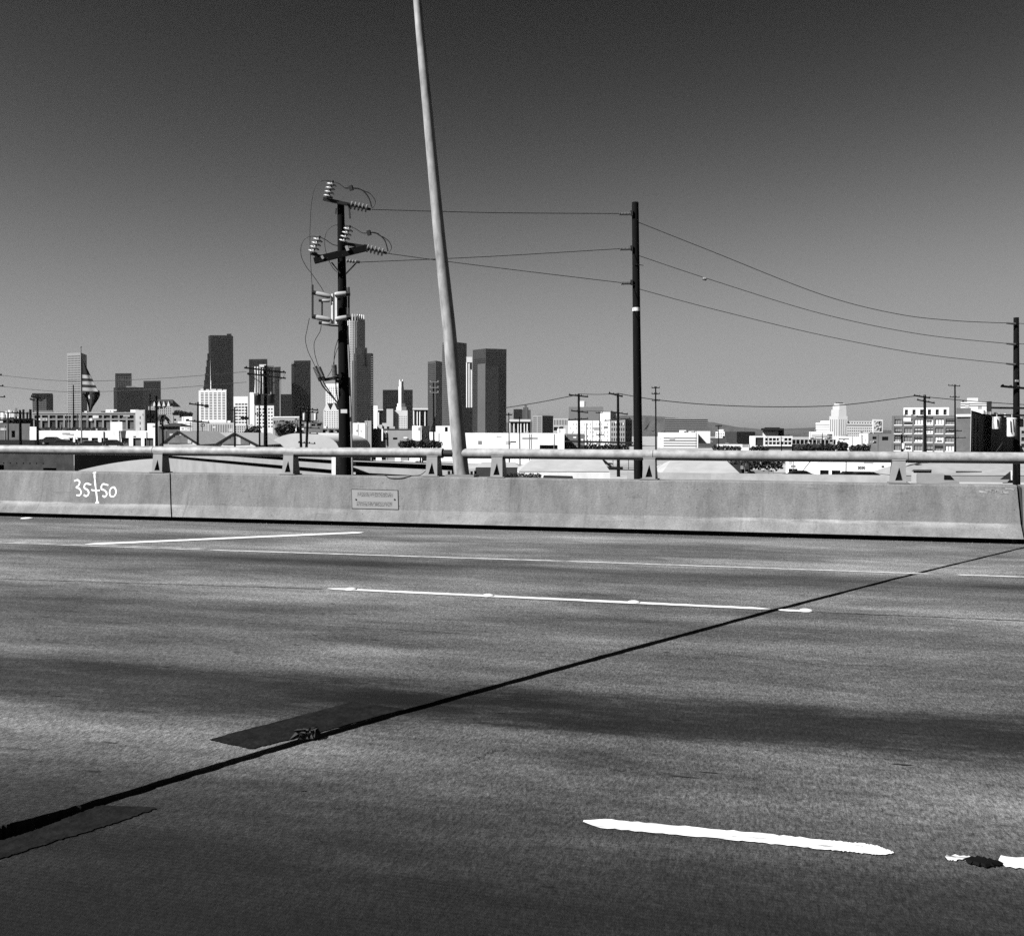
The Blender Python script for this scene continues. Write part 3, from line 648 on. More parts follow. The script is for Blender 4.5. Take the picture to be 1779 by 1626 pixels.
for x, w_, h_ in ((349, 5, 3), (358, 6, 2), (366, 10, 2.5), (378, 8, 2.2), (388, 6, 1.6)): block(r_, 'roof_plant', [(x, 1421), (x+w_, 1421)], 678.5-h_, 679, WH, 8)
building('office_block', 'white office block with ribbon windows right of the tallest black tower', [(406, 1300), (431, 1295)], 689, mat(.70, .85, .08, .03), [grid(0, 4, 8, 700, 742, (.8, .5), (.1, .98), m=mat(.12, .3, .3, .2))], depth=25)
building('elevator_tower', 'small blank white stair tower beside the ribbon windowed office block', [(434, 1250), (442, 1248)], 682, WH, depth=8)
building('office_tower', 'dark tower behind the crowded transformer pole', [(433, 2450), (465, 2440)], 624.5, DK2, [grid(0, 10, 20, 628, 700, (.7, .6), m=DGL)], depth=50)
r_ = building('office_tower', 'white finned tower seen through the crowded transformer pole', [(442, 2100), (462.5, 2095), (476, 2130)], 637, mat(.2, .8, .1, .02), depth=40)[0]
for x in (443.3, 448, 452, 456.5, 461.5, 466, 470, 474.5): pxbar(r_, 'fin', x, 634.5 if 450 < x < 463 else 637, x, 688, 2090+(x > 463)*12, 1.7, WH)
block(r_, 'cap', [(451, 2092), (462.5, 2092)], 633.5, 638, WH, 20); block(r_, 'cap', [(463, 2098), (476, 2104)], 635.5, 638, WH, 20)
building('office_block', 'low black block below the white finned tower', [(443, 1900), (476.5, 1895)], 686, mat(.014, .6, .2, .03), depth=30)
building('apartment_block', 'pale low block with small windows beneath the crowded transformer pole', [(444, 900), (476, 895)], 705, mat(.62, .85, .1, .05), [grid(0, 6, 6, 708, 744, (.5, .5), m=mat(.1, .3, .3, .2))], depth=20)
r_ = building('office_tower', 'narrow dark tower with a white edge right of the transformer pole', [(476.5, 2300), (488, 2290)], 638, DK2, [grid(0, 4, 22, 642, 726, (.7, .6), m=DGL)], depth=40)[0]
pxbar(r_, 'corner_fin', 487, 655, 487, 730, 2286, 1.6, LT)
building('office_block', 'short dark block between two dark towers', [(487.5, 2250), (508, 2245)], 685, DK, [grid(0, 8, 10, 688, 728, (.7, .6), m=DGL)], depth=40)
r_ = building('office_tower', 'dark square tower left of the tall power pole', [(511, 2350), (540, 2340)], 627, DK, [grid(0, 12, 30, 630, 730, (.75, .6), m=DGL)], depth=50)[0]
block(r_, 'side_shaft', [(506.5, 2352), (511.5, 2350)], 632, 760, DK2, 40); block(r_, 'shaft_cap', [(506.8, 2346), (510, 2346)], 629.5, 633, LT, 8)
building('warehouse', 'long low building with a bright white roof edge before the dark towers', [(474, 800), (521, 790)], 724, LT, depth=30, roof=WHITE(), coping=(1.6, WHITE()), wins=[grid(0, 10, 1, 730, 738, (.7, .7), m=MGL)])
r_ = building('hotel', 'white narrow tower with gabled front half hidden by the tall power pole', [(566, 1700), (589, 1695)], 667, WH, [grid(0, 6, 10, 672, 702, (.5, .45), m=mat(.25, .5, .2, .1))], depth=30)[0]
block(r_, 'lower_wing', [(562, 1640), (593, 1635)], 712, 760, mat(.66, .85, .1, .05), 20, [grid(0, 7, 9, 714, 748, (.45, .45), m=mat(.22, .5, .2, .1))])
for x in (569, 581):
    b = MB(); pa, pb, pt = at(x-7, 713, 1638), at(x+5, 713, 1638), at(x-1, 699.5, 1638); dd = Vector((fw.x, fw.y, 0))*10; b.hexa([pa, pb, pt], [pa+dd, pb+dd, pt+dd]); b.build('gable', WH, r_)
b = MB(); b.hexa([at(567, 713, 1650), at(590, 713, 1650), at(590, 713, 1670), at(567, 713, 1670)], [at(571, 701, 1655), at(590, 701, 1655), at(590, 701, 1665), at(571, 701, 1665)]); b.build('steep_roof', DK2, r_)
# round crowned tower
D_ = 2570; s_ = D_/F; c0 = at(615, 755, D_)
r_ = thing('skyscraper', (c0.x, c0.y, G), 'tallest pale round skyscraper with a finned crown right of the power pole', 'skyscraper')
def ringshape(rad, ya, yb, nm, m, n=28, cx=615, par=None):
    c = at(cx, 755, D_); z0, z1 = (G if yb is None else at(cx, yb, D_).z), at(cx, ya, D_).z
    b = MB(); L = lambda z: [Vector((c.x+math.cos(2*math.pi*k/n)*rad*s_, c.y+math.sin(2*math.pi*k/n)*rad*s_, z)) for k in range(n)]
    b.hexa(L(z0), L(z1)); o = b.build(nm, m, par or r_); return o
core = ringshape(18.6, 560, None, 'shaft', mat(.16, .5, .15, .02)); ringshape(16.5, 553, 561, 'crown_core', mat(.2, .6, .15, .02))
b = MB(); n = 40
for k in range(n):
    a = 2*math.pi*k/n; c = at(615, 755, D_); b.box((c.x+math.cos(a)*18.9*s_, c.y+math.sin(a)*18.9*s_, (at(615, 560, D_).z+G)/2), .9*s_, 1.55*s_, at(615, 560, D_).z-G, a)
o = b.build('pilasters', mat(.62, .8, .08, .02), r_); o['kind'] = 'stuff'
b = MB()
for k in range(24):
    a = 2*math.pi*k/24; b.box((c.x+math.cos(a)*18.0*s_, c.y+math.sin(a)*18.0*s_, (at(615, 560, D_).z+at(615, 548.5, D_).z)/2), 2.2*s_, 2.0*s_, at(615, 548.5, D_).z-at(615, 560, D_).z, a)
o = b.build('crown_fins', mat(.7, .8, .08, .02), r_); o['kind'] = 'stuff'
b = MB()
for k in range(44):
    z = at(615, 562+k*4.1, D_).z; rd = 19.2*s_
    L = lambda zz: [Vector((c.x+math.cos(2*math.pi*j/28)*rd, c.y+math.sin(2*math.pi*j/28)*rd, zz)) for j in range(28)]
    b.hexa(L(z-.8*s_), L(z+.8*s_))
o = b.build('floor_bands', mat(.56, .8, .08, .02), r_); o['kind'] = 'stuff'
# stepped dark tower in front
r_ = building('skyscraper', 'dark grey stepped skyscraper in front of the round crowned one', [(614, 2350), (619, 2330), (645, 2330), (648.5, 2345)], 614, mat(.048, .6, .15, .02, spec=.15), [grid(1, 11, 40, 617, 740, (.6, .6), m=mat(.025, .3, .2, .05, spec=.2)), grid(0, 2, 40, 617, 740, (.5, .5), m=mat(.2, .4, .2, .05)), grid(2, 2, 40, 617, 740, (.5, .5), m=mat(.3, .4, .2, .05))], ref=1, depth=50)[0]
block(r_, 'upper_stage', [(617, 2345), (638, 2345)], 604.5, 615, mat(.035, .6, .15, .02), 35); block(r_, 'side_stage', [(611.5, 2340), (616, 2336)], 627, 760, mat(.12, .6, .15, .02), 40)
pxbar(r_, 'dark_slot', 632, 606, 632, 634, 2326, 5, DK)
for k in range(30): pxbar(r_, 'balcony', 644.5, 620+k*4, 649.2, 620+k*4, 2324, 1.3, mat(.34, .8, .1, .02))
building('office_block', 'wide dark block behind the white obelisk tower', [(665, 2300), (717, 2290)], 677.5, DK, [grid(0, 14, 14, 680, 735, (.7, .6), m=DGL)], depth=40)
r_ = building('obelisk_tower', 'slim white obelisk tower on a broad pale base before the dark block', [(672, 1800), (683, 1798), (708, 1795)], 713, mat(.64, .85, .1, .03), [grid(1, 8, 6, 722, 745, (.5, .4), m=mat(.5, .8, .1, .1))], ref=1, depth=35)[0]
block(r_, 'side_wing', [(671.5, 1792), (683, 1792)], 710.5, 760, mat(.60, .85, .1, .03), 20)
for x0, x1, ya, yb in ((688.5, 706, 707, 714), (690, 704, 701, 708), (692.3, 701.6, 672, 702), (693.2, 701, 662, 673), (694, 696, 659.5, 663), (699, 701, 659.5, 663)): block(r_, 'tower_stage', [(x0, 1799), ((x0+x1)/2, 1796), (x1, 1799)], ya, yb, WH, 14)
def colonnade(x0, x1, top, bot, D, label, fins, cap=3, dark=DK):
    r = building('office_block', label, [(x0, D), (x1, D-4)], top+1, dark, depth=25)[0]
    block(r, 'cornice', [(x0-.6, D-6), (x1+.6, D-6)], top, top+cap, WH, 6)
    for f in fins: pxbar(r, 'column', f, top+cap, f, bot, D-5, 1.6, WH)
    return r
colonnade(717.5, 743, 709, 745, 1500, 'low dark block with white columns and cornice right of the obelisk tower', (719, 725, 729.5, 738.5))
colonnade(649, 665, 711, 745, 1520, 'narrow dark block with white columns left of the obelisk tower', (651, 658), 2)
r_ = building('rooftop_pavilion', 'small white rooftop structure right of the stepped dark skyscraper', [(649, 1480), (656, 1478)], 705, WH, depth=6)[0]; pxbar(r_, 'mast', 651, 699, 651, 707, 1479, 1, LT)
building('skyscraper', 'faceted dark grey skyscraper left of the light pole', [(743, 2500), (757, 2460), (768, 2500)], 629, mat(.085, .6, .15, .02), [grid(0, 6, 34, 633, 745, (.75, .6), m=mat(.055, .3, .2, .05)), grid(1, 5, 34, 633, 745, (.75, .6), m=mat(.035, .3, .2, .05))], depth=50)
building('skyscraper', 'taller grey skyscraper rising behind the light pole', [(768, 2620), (786, 2600), (810.5, 2640)], 595.5, mat(.13, .7, .15, .02), [grid(0, 8, 44, 600, 745, (.7, .5), m=mat(.07, .3, .2, .05)), grid(1, 9, 44, 600, 745, (.7, .5), m=mat(.06, .3, .2, .05))], depth=60)
r_ = building('office_tower', 'slender white ribbed tower squeezed between two dark skyscrapers', [(810.2, 2400), (820, 2396)], 621.5, mat(.012, .5, .2, .05), depth=30)[0]
block(r_, 'cap', [(810, 2396), (820, 2396)], 620.5, 630, WH, 20)
for x in (811, 815, 818.9): pxbar(r_, 'rib', x, 629, x, 712, 2393, 1.8, WH)
block(r_, 'lower_block', [(809, 2380), (822, 2380)], 708, 760, DK, 30)
r_ = building('skyscraper', 'broad dark skyscraper with a lighter lower panel right of the light pole', [(821, 2300), (843.5, 2260), (879.5, 2275)], 606, mat(.05, .5, .15, .02), [grid(0, 10, 36, 622, 748, (.8, .6), m=mat(.04, .3, .2, .05)), grid(1, 14, 36, 612, 748, (.8, .6), m=mat(.024, .3, .2, .05))], ref=1, depth=60)[0]
block(r_, 'lower_panel', [(829.5, 2276), (843, 2254)], 633, 760, mat(.15, .5, .1, .02), 8); block(r_, 'lower_panel', [(843.6, 2253), (866, 2262)], 636, 760, mat(.065, .5, .1, .02), 8)
r_ = building('office_block', 'small black block and grey stepped tower right of the broad dark skyscraper', [(892, 2000), (907, 1995)], 711, DK, depth=30)[0]
for x0, x1, ya in ((907, 922, 712), (908.5, 918, 708), (911, 915.5, 704)): block(r_, 'stepped_stage', [(x0, 1990), (x1, 1988)], ya, 760, mat(.12, .7, .1, .02), 20)
colonnade(884, 921, 728.5, 752, 900, 'low white roofed arcade below the small black block', (886, 893, 900, 905, 911, 916), 4, mat(.07, .6, .2, .1))
r_ = building('office_block', 'grey office block with stacked bands right of the arcade', [(925, 1100), (942, 1085), (961, 1095)], 722.5, mat(.40, .85, .1, .03), [grid(0, 2, 9, 724, 755, (.8, .45), m=mat(.16, .4, .2, .1)), grid(1, 3, 6, 727, 755, (.6, .3), m=mat(.2, .4, .2, .1))], depth=25)[0]
block(r_, 'penthouse', [(933, 1095), (957, 1093)], 719.3, 723, LT, 12)
building('office_block', 'pale block with upright window slots beside the white industrial block', [(961, 980), (987, 975)], 727, mat(.55, .85, .1, .03), [grid(0, 9, 1, 729, 739, (.45, .9), m=mat(.15, .4, .2, .1)), grid(0, 2, 1, 741, 749, (.8, .8), (.0, .7), m=DGL)], depth=20)
# white industrial block with water tank
r_ = building('industrial_block', 'large bright white factory block with small windows behind the twin poles', [(987, 700), (1060, 690), (1068, 720)], 731, WH, [grid(0, 14, 5, 734, 768, (.25, .35), m=mat(.3, .5, .2, .2), skip={(i, j) for i in range(14) for j in range(5) if (i*7+j*3) % 4 == 0})], depth=35)[0]
block(r_, 'grey_upper_storey', [(988, 712), (1048, 706)], 707, 731.3, mat(.28, .85, .1, .03), 18); block(r_, 'roof_house', [(1007, 715), (1015, 714)], 697, 708, WH, 6); block(r_, 'roof_tank_painted_shade', [(1014, 714), (1016.5, 716)], 697.5, 708, mat(.1, .8, .1, .05), 5)  # dark tank block: its shaded side is put into the colour
block(r_, 'corner_tower', [(1042, 694), (1060, 691), (1070, 712)], 716, 735, WH, 12)
b = MB(); b.hexa([at(1061, 733, 692), at(1070, 733, 708), at(1069, 722, 706)], [at(1061.2, 733, 694), at(1070.2, 733, 710), at(1069.2, 722, 708)]); b.build('stair_roof', DK2, r_)
building('brick_block', 'grey block with tall arched window bays left of the plain dark pole', [(1061, 660), (1074, 655), (1086, 652), (1098, 660)], 729, mat(.38, .85, .15, .05), [grid(f, 3, 4, 733, 768, (.5, .62), m=mat(.06, .3, .4, .2), d=.4) for f in (0, 1, 2)], depth=25)
building('office_block', 'long dark office block with many thin white floor bands below the hills', [(1155, 2400), (1229.5, 2390)], 727, mat(.42, .85, .1, .02), [grid(0, 1, 7, 728, 751, (1.0, .55), (.0, 1), m=mat(.03, .3, .2, .05)), ], depth=30)
r_ = building('parking_structure', 'white parking structure with dark open decks right of the plain dark pole', [(1143, 600), (1151, 592), (1213, 588)], 751.5, WH, [grid(1, 1, 6, 759, 786, (.99, .34), m=mat(.03, .6, .2, .2), d=1.5, n='open_deck', one=True)], ref=1, depth=30)[0]
block(r_, 'roof_house', [(1196, 612), (1234, 610)], 749, 770, WH, 15); block(r_, 'roof_house', [(1180, 600), (1192, 598)], 747.5, 753, WH, 6)
b = building('house', 'cluster of small white buildings on the slope below the hills', [(1243, 900), (1259, 898)], 750, WH, [grid(0, 4, 2, 752, 760, (.4, .5), m=MGL)], depth=12)[0]; block(b, 'upper_storey', [(1247, 905), (1257, 904)], 746, 751, WH, 6)
building('warehouse', 'plain dark warehouse left of the glass fronted block with round top', [(1259, 780), (1280, 770), (1312, 775)], 750, mat(.05, .8, .2, .1), depth=40)
building('warehouse', 'low grey shed below the white parking structure', [(1213, 640), (1262, 636)], 761, mat(.12, .8, .2, .1), depth=20)
building('wall_building', 'long bright white low wall building under the dark warehouse', [(1245, 470), (1312, 466)], 772, WH, depth=12)
r_ = building('office_block', 'glass fronted block with white frame and a dark capped round penthouse', [(1302, 520), (1312, 512), (1377, 508)], 757.5, mat(.72, .85, .08, .05), [grid(1, 1, 1, 760, 774, (1, 1), (.01, .22), m=mat(.05, .2, .3, .2), n='window', one=True), grid(1, 7, 2, 760, 773, (.8, .75), (.26, .98), m=mat(.055, .2, .5, .3), n='window', one=True), grid(1, 1, 1, 775, 800, (1, 1), (.26, 1), m=mat(.09, .6, .3, .2), n='lower_front', one=True)], ref=1, depth=20)[0]
block(r_, 'penthouse', [(1325, 515), (1352, 514)], 747.5, 758, WH, 8); block(r_, 'penthouse', [(1352, 517), (1362, 516)], 746, 758, DK, 8); block(r_, 'cap_roof', [(1322, 512), (1362, 511)], 744, 747.6, mat(.02, .6, .2, .1), 12); block(r_, 'cap_roof', [(1328, 513), (1355, 512)], 742.5, 744, mat(.02, .6, .2, .1), 8)
r_ = building('dark_wall_building', 'long black building with pale columns along its top before the hospital', [(1376, 460), (1455, 455)], 763, mat(.5, .8, .1, .1), [grid(0, 11, 1, 763.8, 771.5, (.74, 1), (0, 1), m=mat(.03, .6, .2, .1), d=1, n='opening', one=True), grid(0, 1, 1, 772, 800, (1, 1), (0, 1), m=mat(.02, .7, .3, .1), n='dark_front', one=True)], depth=15)[0]
for x in (1397, 1402):
    p = at(x, 778.5, 454); b = MB(); b.tube([p+Vector((math.cos(a*math.pi/5)*.36, -.02, math.sin(a*math.pi/5)*.36)) for a in range(11)], .1, 6); b.build('white_ring', WH, r_)
building('apartment_block', 'white block with ribbon windows left of the stepped white hospital tower', [(1405.5, 700), (1447, 695)], 750, WH, [grid(0, 1, 3, 755, 764, (1, .5), (.12, .75), m=mat(.12, .4, .2, .2)), grid(0, 1, 1, 754, 800, (1, 1), (.76, .98), m=mat(.3, .6, .1, .1))], depth=20)
# hospital
HM = mat(.80, .85, .05, .02); HW = mat(.42, .5, .1, .1)
r_ = building('hospital', 'big white stepped tower building with long side wings at right', [(1440.5, 1281), (1456, 1280), (1472, 1281)], 723, HM, [grid(0, 4, 1, 728, 760, (.3, .95), m=HW, d=.5), grid(1, 4, 1, 728, 760, (.3, .95), m=HW, d=.5)], ref=1, depth=40)[0]
for x0, x1, ya, yb in ((1443.5, 1470, 712, 724), (1446, 1469.3, 704.5, 713), (1448.5, 1466.5, 701, 705)): block(r_, 'tower_stage', [(x0, 1283), ((x0+x1)/2, 1282), (x1, 1283)], ya, yb, HM, 24)
block(r_, 'flagstaff_base', [(1451, 1290), (1464, 1290)], 699.4, 701.2, DK2, 10)
block(r_, 'wing', [(1417, 1330), (1442, 1310)], 734.5, 790, HM, 30, [grid(0, 1, 4, 737, 752, (1, .45), (0, 1), m=mat(.3, .5, .1, .1))])
block(r_, 'wing_top', [(1425, 1335), (1442, 1320)], 731.5, 735, HM, 20)
block(r_, 'wing', [(1470, 1276), (1518, 1278)], 736, 790, HM, 30, [grid(0, 1, 1, 738.3, 740, (1, 1), (0, 1), m=mat(.07, .5, .1, .1)), grid(0, 12, 4, 742, 760, (.7, .35), m=mat(.45, .5, .1, .1))])
block(r_, 'wing_top', [(1472, 1282), (1516, 1284)], 731.5, 737, HM, 20, [grid(0, 9, 1, 733, 736, (.6, .6), m=mat(.3, .5, .1, .1))])
building('clinic', 'bright white blank low building at the hospital foot', [(1449, 560), (1476, 555), (1508, 552)], 758, WH, [grid(0, 1, 1, 761, 763, (1, 1), (.3, .98), m=mat(.4, .5, .1, .1))], depth=20)
building('clinic', 'white narrow block just left of the grey brick block', [(1493, 500), (1507.5, 498)], 753, WH, depth=10)
pil = building('gate_pillar', 'thick white pillar standing before the dark wall building', [(1452, 400), (1461, 399)], 764, WH, depth=4)
# billboard on its roof
r_ = thing('billboard', at(1525, 752, 400), 'white billboard with a dark blotchy picture above the grey brick block', 'billboard')
BD = 400; b = MB(); c4 = [at(1516, 751, BD), at(1533.5, 751.5, BD), at(1534, 729, BD), at(1516.5, 728.5, BD)]; dd = Vector((fw.x, fw.y, 0))*.4
b.hexa(c4, [p+dd for p in c4]); b.build('panel', WH, r_)
def blot():
    m = bpy.data.materials.new('billboard_print'); m.use_nodes = True; n = m.node_tree; b = n.nodes['Principled BSDF']; tc = n.nodes.new('ShaderNodeTexCoord'); nz = n.nodes.new('ShaderNodeTexNoise'); nz.inputs['Scale'].default_value = 1.1; nz.inputs['Detail'].default_value = 3
    n.links.new(tc.outputs['Object'], nz.inputs[0]); cr = n.nodes.new('ShaderNodeValToRGB'); cr.color_ramp.elements[0].position = .47; cr.color_ramp.elements[1].position = .53
    cr.color_ramp.elements[0].color = (.03, .03, .03, 1); cr.color_ramp.elements[1].color = (.7, .7, .7, 1); n.links.new(nz.outputs[0], cr.inputs[0]); n.links.new(cr.outputs[0], b.inputs['Base Color']); return m
c5 = [at(1518, 749, BD-.05), at(1531.5, 749.5, BD-.05), at(1532, 732, BD-.05), at(1518.5, 731.5, BD-.05)]
b = MB(); b.hexa(c5, [p+dd*.1 for p in c5]); b.build('picture', blot(), r_)
for x in (1519, 1531): pxbar(r_, 'leg', x, 750, x, 757, BD+.3, 1, STEEL())
building('brick_block', 'low grey brick block with four dark windows beneath the billboard', [(1509, 392), (1550, 386)], 753.5, mat(.22, .9, .2, .2), [grid(0, 1, 1, 758.5, 763, (1, 1), (.17, .34), m=DGL, n='window', one=True), grid(0, 1, 1, 758.5, 765, (1, 1), (.58, .84), m=DGL, n='window', one=True), grid(0, 1, 1, 767, 770, (1, 1), (.1, .34), m=DGL, n='window', one=True)], depth=20)
# warehouse with big steel sash windows
BRK = mat(.20, .9, .18, .6)
PNS = [mat(.62, .5, .12, 1.5), mat(.5, .5, .2, 1.5), mat(.30, .4, .3, 1.5), mat(.66, .5, .1, 1.5)]
r_ = building('brick_warehouse', 'five storey brick warehouse with rows of large pale sash windows', [(1549, 372), (1660, 358)], 722.5, BRK, [grid(0, 6, 5, 726, 800, (.80, .66), (.025, .995), d=.35, m=PNS, n='sash_window', one=True)], depth=25)[0]
# darker lower sashes and mullions of each bay
P0_, P1_ = at(1549, 755, 372), at(1660, 755, 358); T_ = P1_-P0_; T_.z = 0
zz = lambda y: at(1549, y, 372).z
for i in range(6):
    for j in range(5):
        cx = .025+.97*(i+.5)/6; wz = (zz(726)-zz(800))/5; zc = zz(800)+wz*(j+.5); wd = .97/6*.8*T_.length
        p = P0_+T_*cx; p.z = zc; ang = math.atan2(T_.y, T_.x); inn = Vector((-math.sin(ang), math.cos(ang), 0))
        for k in (-1, 1): MB().box(p+inn*.28+Vector((math.cos(ang), math.sin(ang), 0))*k*wd/6, .16, .1, wz*.66, ang).build('mullion', BRK, r_)
        if (i*3+j*5) % 7 < 4: MB().box(p+inn*.26+Vector((0, 0, wz*random.choice((-.2, -.05, .1)))), wd*random.choice((.96, .6, .96)), .1, wz*random.choice((.14, .2)), ang).build('open_sash', mat(.02, .3, .3, .5), r_)
        MB().box(p+inn*-.06+Vector((0, 0, -wz*.36)), wd*1.03, .25, .35, ang).build('sill', mat(.6, .8, .1, .5), r_)
block(r_, 'penthouse', [(1569, 375), (1648, 368)], 708.5, 723, WH, 12, [grid(0, 6, 1, 711, 722, (.42, .85), (-.02, 1), m=mat(.06, .4, .3, .2), n='arched_opening', one=True)])
block(r_, 'stair_tower', [(1661, 352), (1686, 349)], 709, 830, mat(.19, .9, .2, .6), 12); block(r_, 'stone_band', [(1660.6, 351.4), (1686.4, 348.4)], 720, 724, mat(.7, .85, .1, .3), 12.2)
WF = at(1686.2, 755, 349)
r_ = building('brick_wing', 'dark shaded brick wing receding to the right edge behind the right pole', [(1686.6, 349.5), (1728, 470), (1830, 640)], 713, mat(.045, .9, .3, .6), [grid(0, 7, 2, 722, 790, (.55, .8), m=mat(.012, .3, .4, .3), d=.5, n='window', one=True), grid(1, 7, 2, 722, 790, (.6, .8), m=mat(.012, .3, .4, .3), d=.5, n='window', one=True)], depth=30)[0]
block(r_, 'chimney', [(1713, 400), (1722, 398)], 697.5, 790, mat(.02, .9, .2, .5), 4)
r_ = building('office_block', 'pale block with horizontal white bands peeping above the brick warehouse', [(1668, 520), (1714, 515)], 699, mat(.7, .85, .08, .1), [grid(0, 1, 2, 700, 707, (1, .45), (.0, 1), m=mat(.1, .4, .2, .1))], depth=15)[0]; block(r_, 'roof_house', [(1679, 525), (1698, 524)], 691.5, 699.5, WH, 8)
building('warehouse', 'small pale building glimpsed right of the right pole', [(1770, 420), (1830, 410)], 742, LT, [grid(0, 5, 3, 746, 780, (.5, .6), m=MGL)], depth=15)

# ------------------------------------------------------------------ middle ground, left
GRYB = mat(.30, .9, .2, .25)
BAYS = [mat(.10, .4, .5, .8), mat(.16, .5, .5, .8), mat(.05, .3, .4, .8), mat(.2, .5, .4, .8)]
r_ = building('factory', 'long grey two storey factory with a row of wide windowed bays behind the flagpole', [(57, 345), (236, 335)], 717, mat(.36, .9, .2, .25), [grid(0, 13, 1, 721, 728, (.78, .8), (.01, .99), m=BAYS[:3], d=.5, n='window', one=True), grid(0, 13, 1, 729, 746, (.78, .9), (.01, .99), m=BAYS, d=.5, n='bay_window', one=True)], depth=25, coping=(1.5, mat(.5, .85, .1, .2)))[0]
block(r_, 'roof_house', [(184, 347), (203, 346)], 711.5, 718, WHITE(), 8, [grid(0, 2, 1, 713.5, 716, (.25, .9), (.3, .9), m=DGL)]); block(r_, 'roof_edge', [(60, 347), (92, 346)], 713, 717.5, mat(.3, .9, .1, .2), 10)
r_ = building('factory', 'pale corner block with narrow windows at the right end of the long factory', [(235.5, 333), (252, 330), (271, 334)], 712.5, mat(.5, .9, .15, .25), [grid(0, 1, 3, 721, 750, (.22, .5), (.3, .7), m=DGL, n='window', one=True), grid(1, 2, 2, 718, 742, (.7, .6), m=BAYS, n='window', one=True)], depth=20)[0]
block(r_, 'roof_house', [(227, 338), (238, 337)], 712, 718, WHITE(), 6)
building('warehouse', 'low grey stained building with one dark doorway at far left', [(-70, 262), (52.5, 255)], 738, mat(.17, .9, .3, .4), [grid(0, 1, 1, 748, 759.5, (1, 1), (.74, .79), m=DGL, n='doorway', one=True), grid(0, 4, 1, 731, 736, (.85, 1), (.55, .98), m=DGL)], depth=15)
r_ = building('yard_structure', 'cluttered dark rooftop framework above the stained building at far left', [(-40, 300), (58, 296)], 727, mat(.08, .9, .5, .6), [grid(0, 9, 1, 729, 735, (.6, .8), m=mat(.3, .8, .5, .8))], depth=10)[0]
for k in range(9): block(r_, 'roof_unit', [(2+k*6.2+random.uniform(-1, 1), 294-k*.3), (6+k*6.2, 293)], 708+random.uniform(0, 9), 728, mat(random.choice((.08, .3, .6, .65)), .9, .3, .8), 3)
pxbar(r_, 'roof_beam', 0, 716, 40, 718.5, 292, 1.6, STEEL()); pxbar(r_, 'roof_beam', 0, 726.5, 62, 729, 292, 1.6, STEEL())
# long white building with garage doors
DOOR = [mat(.12, .6, .3, .6), mat(.09, .6, .3, .6), mat(.15, .6, .4, .6)]
DX = [(122.5, 129), (132.5, 156), (161.5, 172.5), (178.5, 190), (213, 225.5), (232.5, 246), (251.5, 266.5)]
W0, W1 = 51.5, 271
r_ = building('warehouse', 'long bright white warehouse with dark garage doors behind the flagpole', [(W0, 236), (W1, 226)], 748, WHITE(), [grid(0, 1, 1, 760, 786, (1, 1), ((a-W0)/(W1-W0), (b-W0)/(W1-W0)), m=DOOR, d=.35, n='garage_door', one=True) for a, b in DX]+[grid(0, 1, 1, 756.8, 759, (1, 1), (.827, .847), m=DGL, n='vent', one=True)], depth=18)[0]
block(r_, 'end_block', [(51.8, 235.8), (66, 235.2)], 741.5, 790, WHITE(), 10); block(r_, 'raised_block', [(192, 230.5), (212.5, 229.5)], 733, 749, WHITE(), 10); block(r_, 'raised_block', [(256, 227.2), (271, 226.6)], 735.5, 749, WHITE(), 10, [grid(0, 1, 1, 740, 742, (1, 1), (.6, 1), m=MGL)])
for k in range(12): block(r_, 'roof_clutter', [(70+k*10+random.uniform(-3, 3), 240), (76+k*10, 240)], 741+random.uniform(0, 4), 748.5, mat(random.choice((.05, .12, .03)), .9, .3, .8), 3)
building('boundary_wall', 'low black boundary wall in front of the stained building at far left', [(-70, 205), (60, 202), (100, 203)], 764, mat(.015, .9, .3, .5), depth=3, cat='wall')
# gabled sheds
def gable_shed(x0, xp, x1, yp, ye, D, label, roofx, wallm, roofm):
    c = at(xp, 755, D); r = thing('gabled_shed', (c.x, c.y, G), label, 'shed')
    a, p, b2 = at(x0, ye, D), at(xp, yp, D), at(x1, ye, D); dz = Vector((0, 0, 1)); bk = at(roofx, yp, D+45)-p; bk.z = 0
    w = MB(); A, B2 = Vector((a.x, a.y, G)), Vector((b2.x, b2.y, G)); w.hexa([A, B2, b2, p, a], [A+bk, B2+bk, b2+bk, p+bk, a+bk]); w.build('wall', wallm, r)
    t = .25; o = .12
    fwd = -bk.normalized()*o
    for q, s in ((a, -1), (b2, 1)):
        d = (q-p).normalized(); e = q+d*.7; h = Vector((0, 0, t)); m = MB()
        m.hexa([p+fwd, e+fwd, e+bk, p+bk], [p+fwd+h, e+fwd+h, e+bk+h, p+bk+h]); m.build('roof_slope', roofm, r)
        m = MB(); m.bar(p+fwd*1.1+h*.4, e+fwd*1.1+h*.4, .06, .34); m.build('barge_board', mat(.02, .7, .2, 1), r)
    for k in range(6):
        u = .22+.11*k; q0 = a+(b2-a)*u; hh = (p.z-a.z)*(1-abs(u-.5)*2)*.75
        m = MB(); m.box(q0+fwd*.05+Vector((0, 0, hh/2+.1)), .9, .12, hh, YAW); m.build('louvre', mat(random.choice((.35, .7, .62)), .8, .3, 1), r)
    return r
RF = mat(.60, .8, .12, .4)
gable_shed(283, 310, 342, 750.5, 771, 185, 'gabled shed with pale louvred front left of the second gabled shed', 378, mat(.8, .85, .15, .6), RF)
gable_shed(376, 407, 444, 754, 773, 172, 'second gabled shed with pale louvred front nearer the transformer pole', 470, mat(.8, .85, .15, .6), RF)
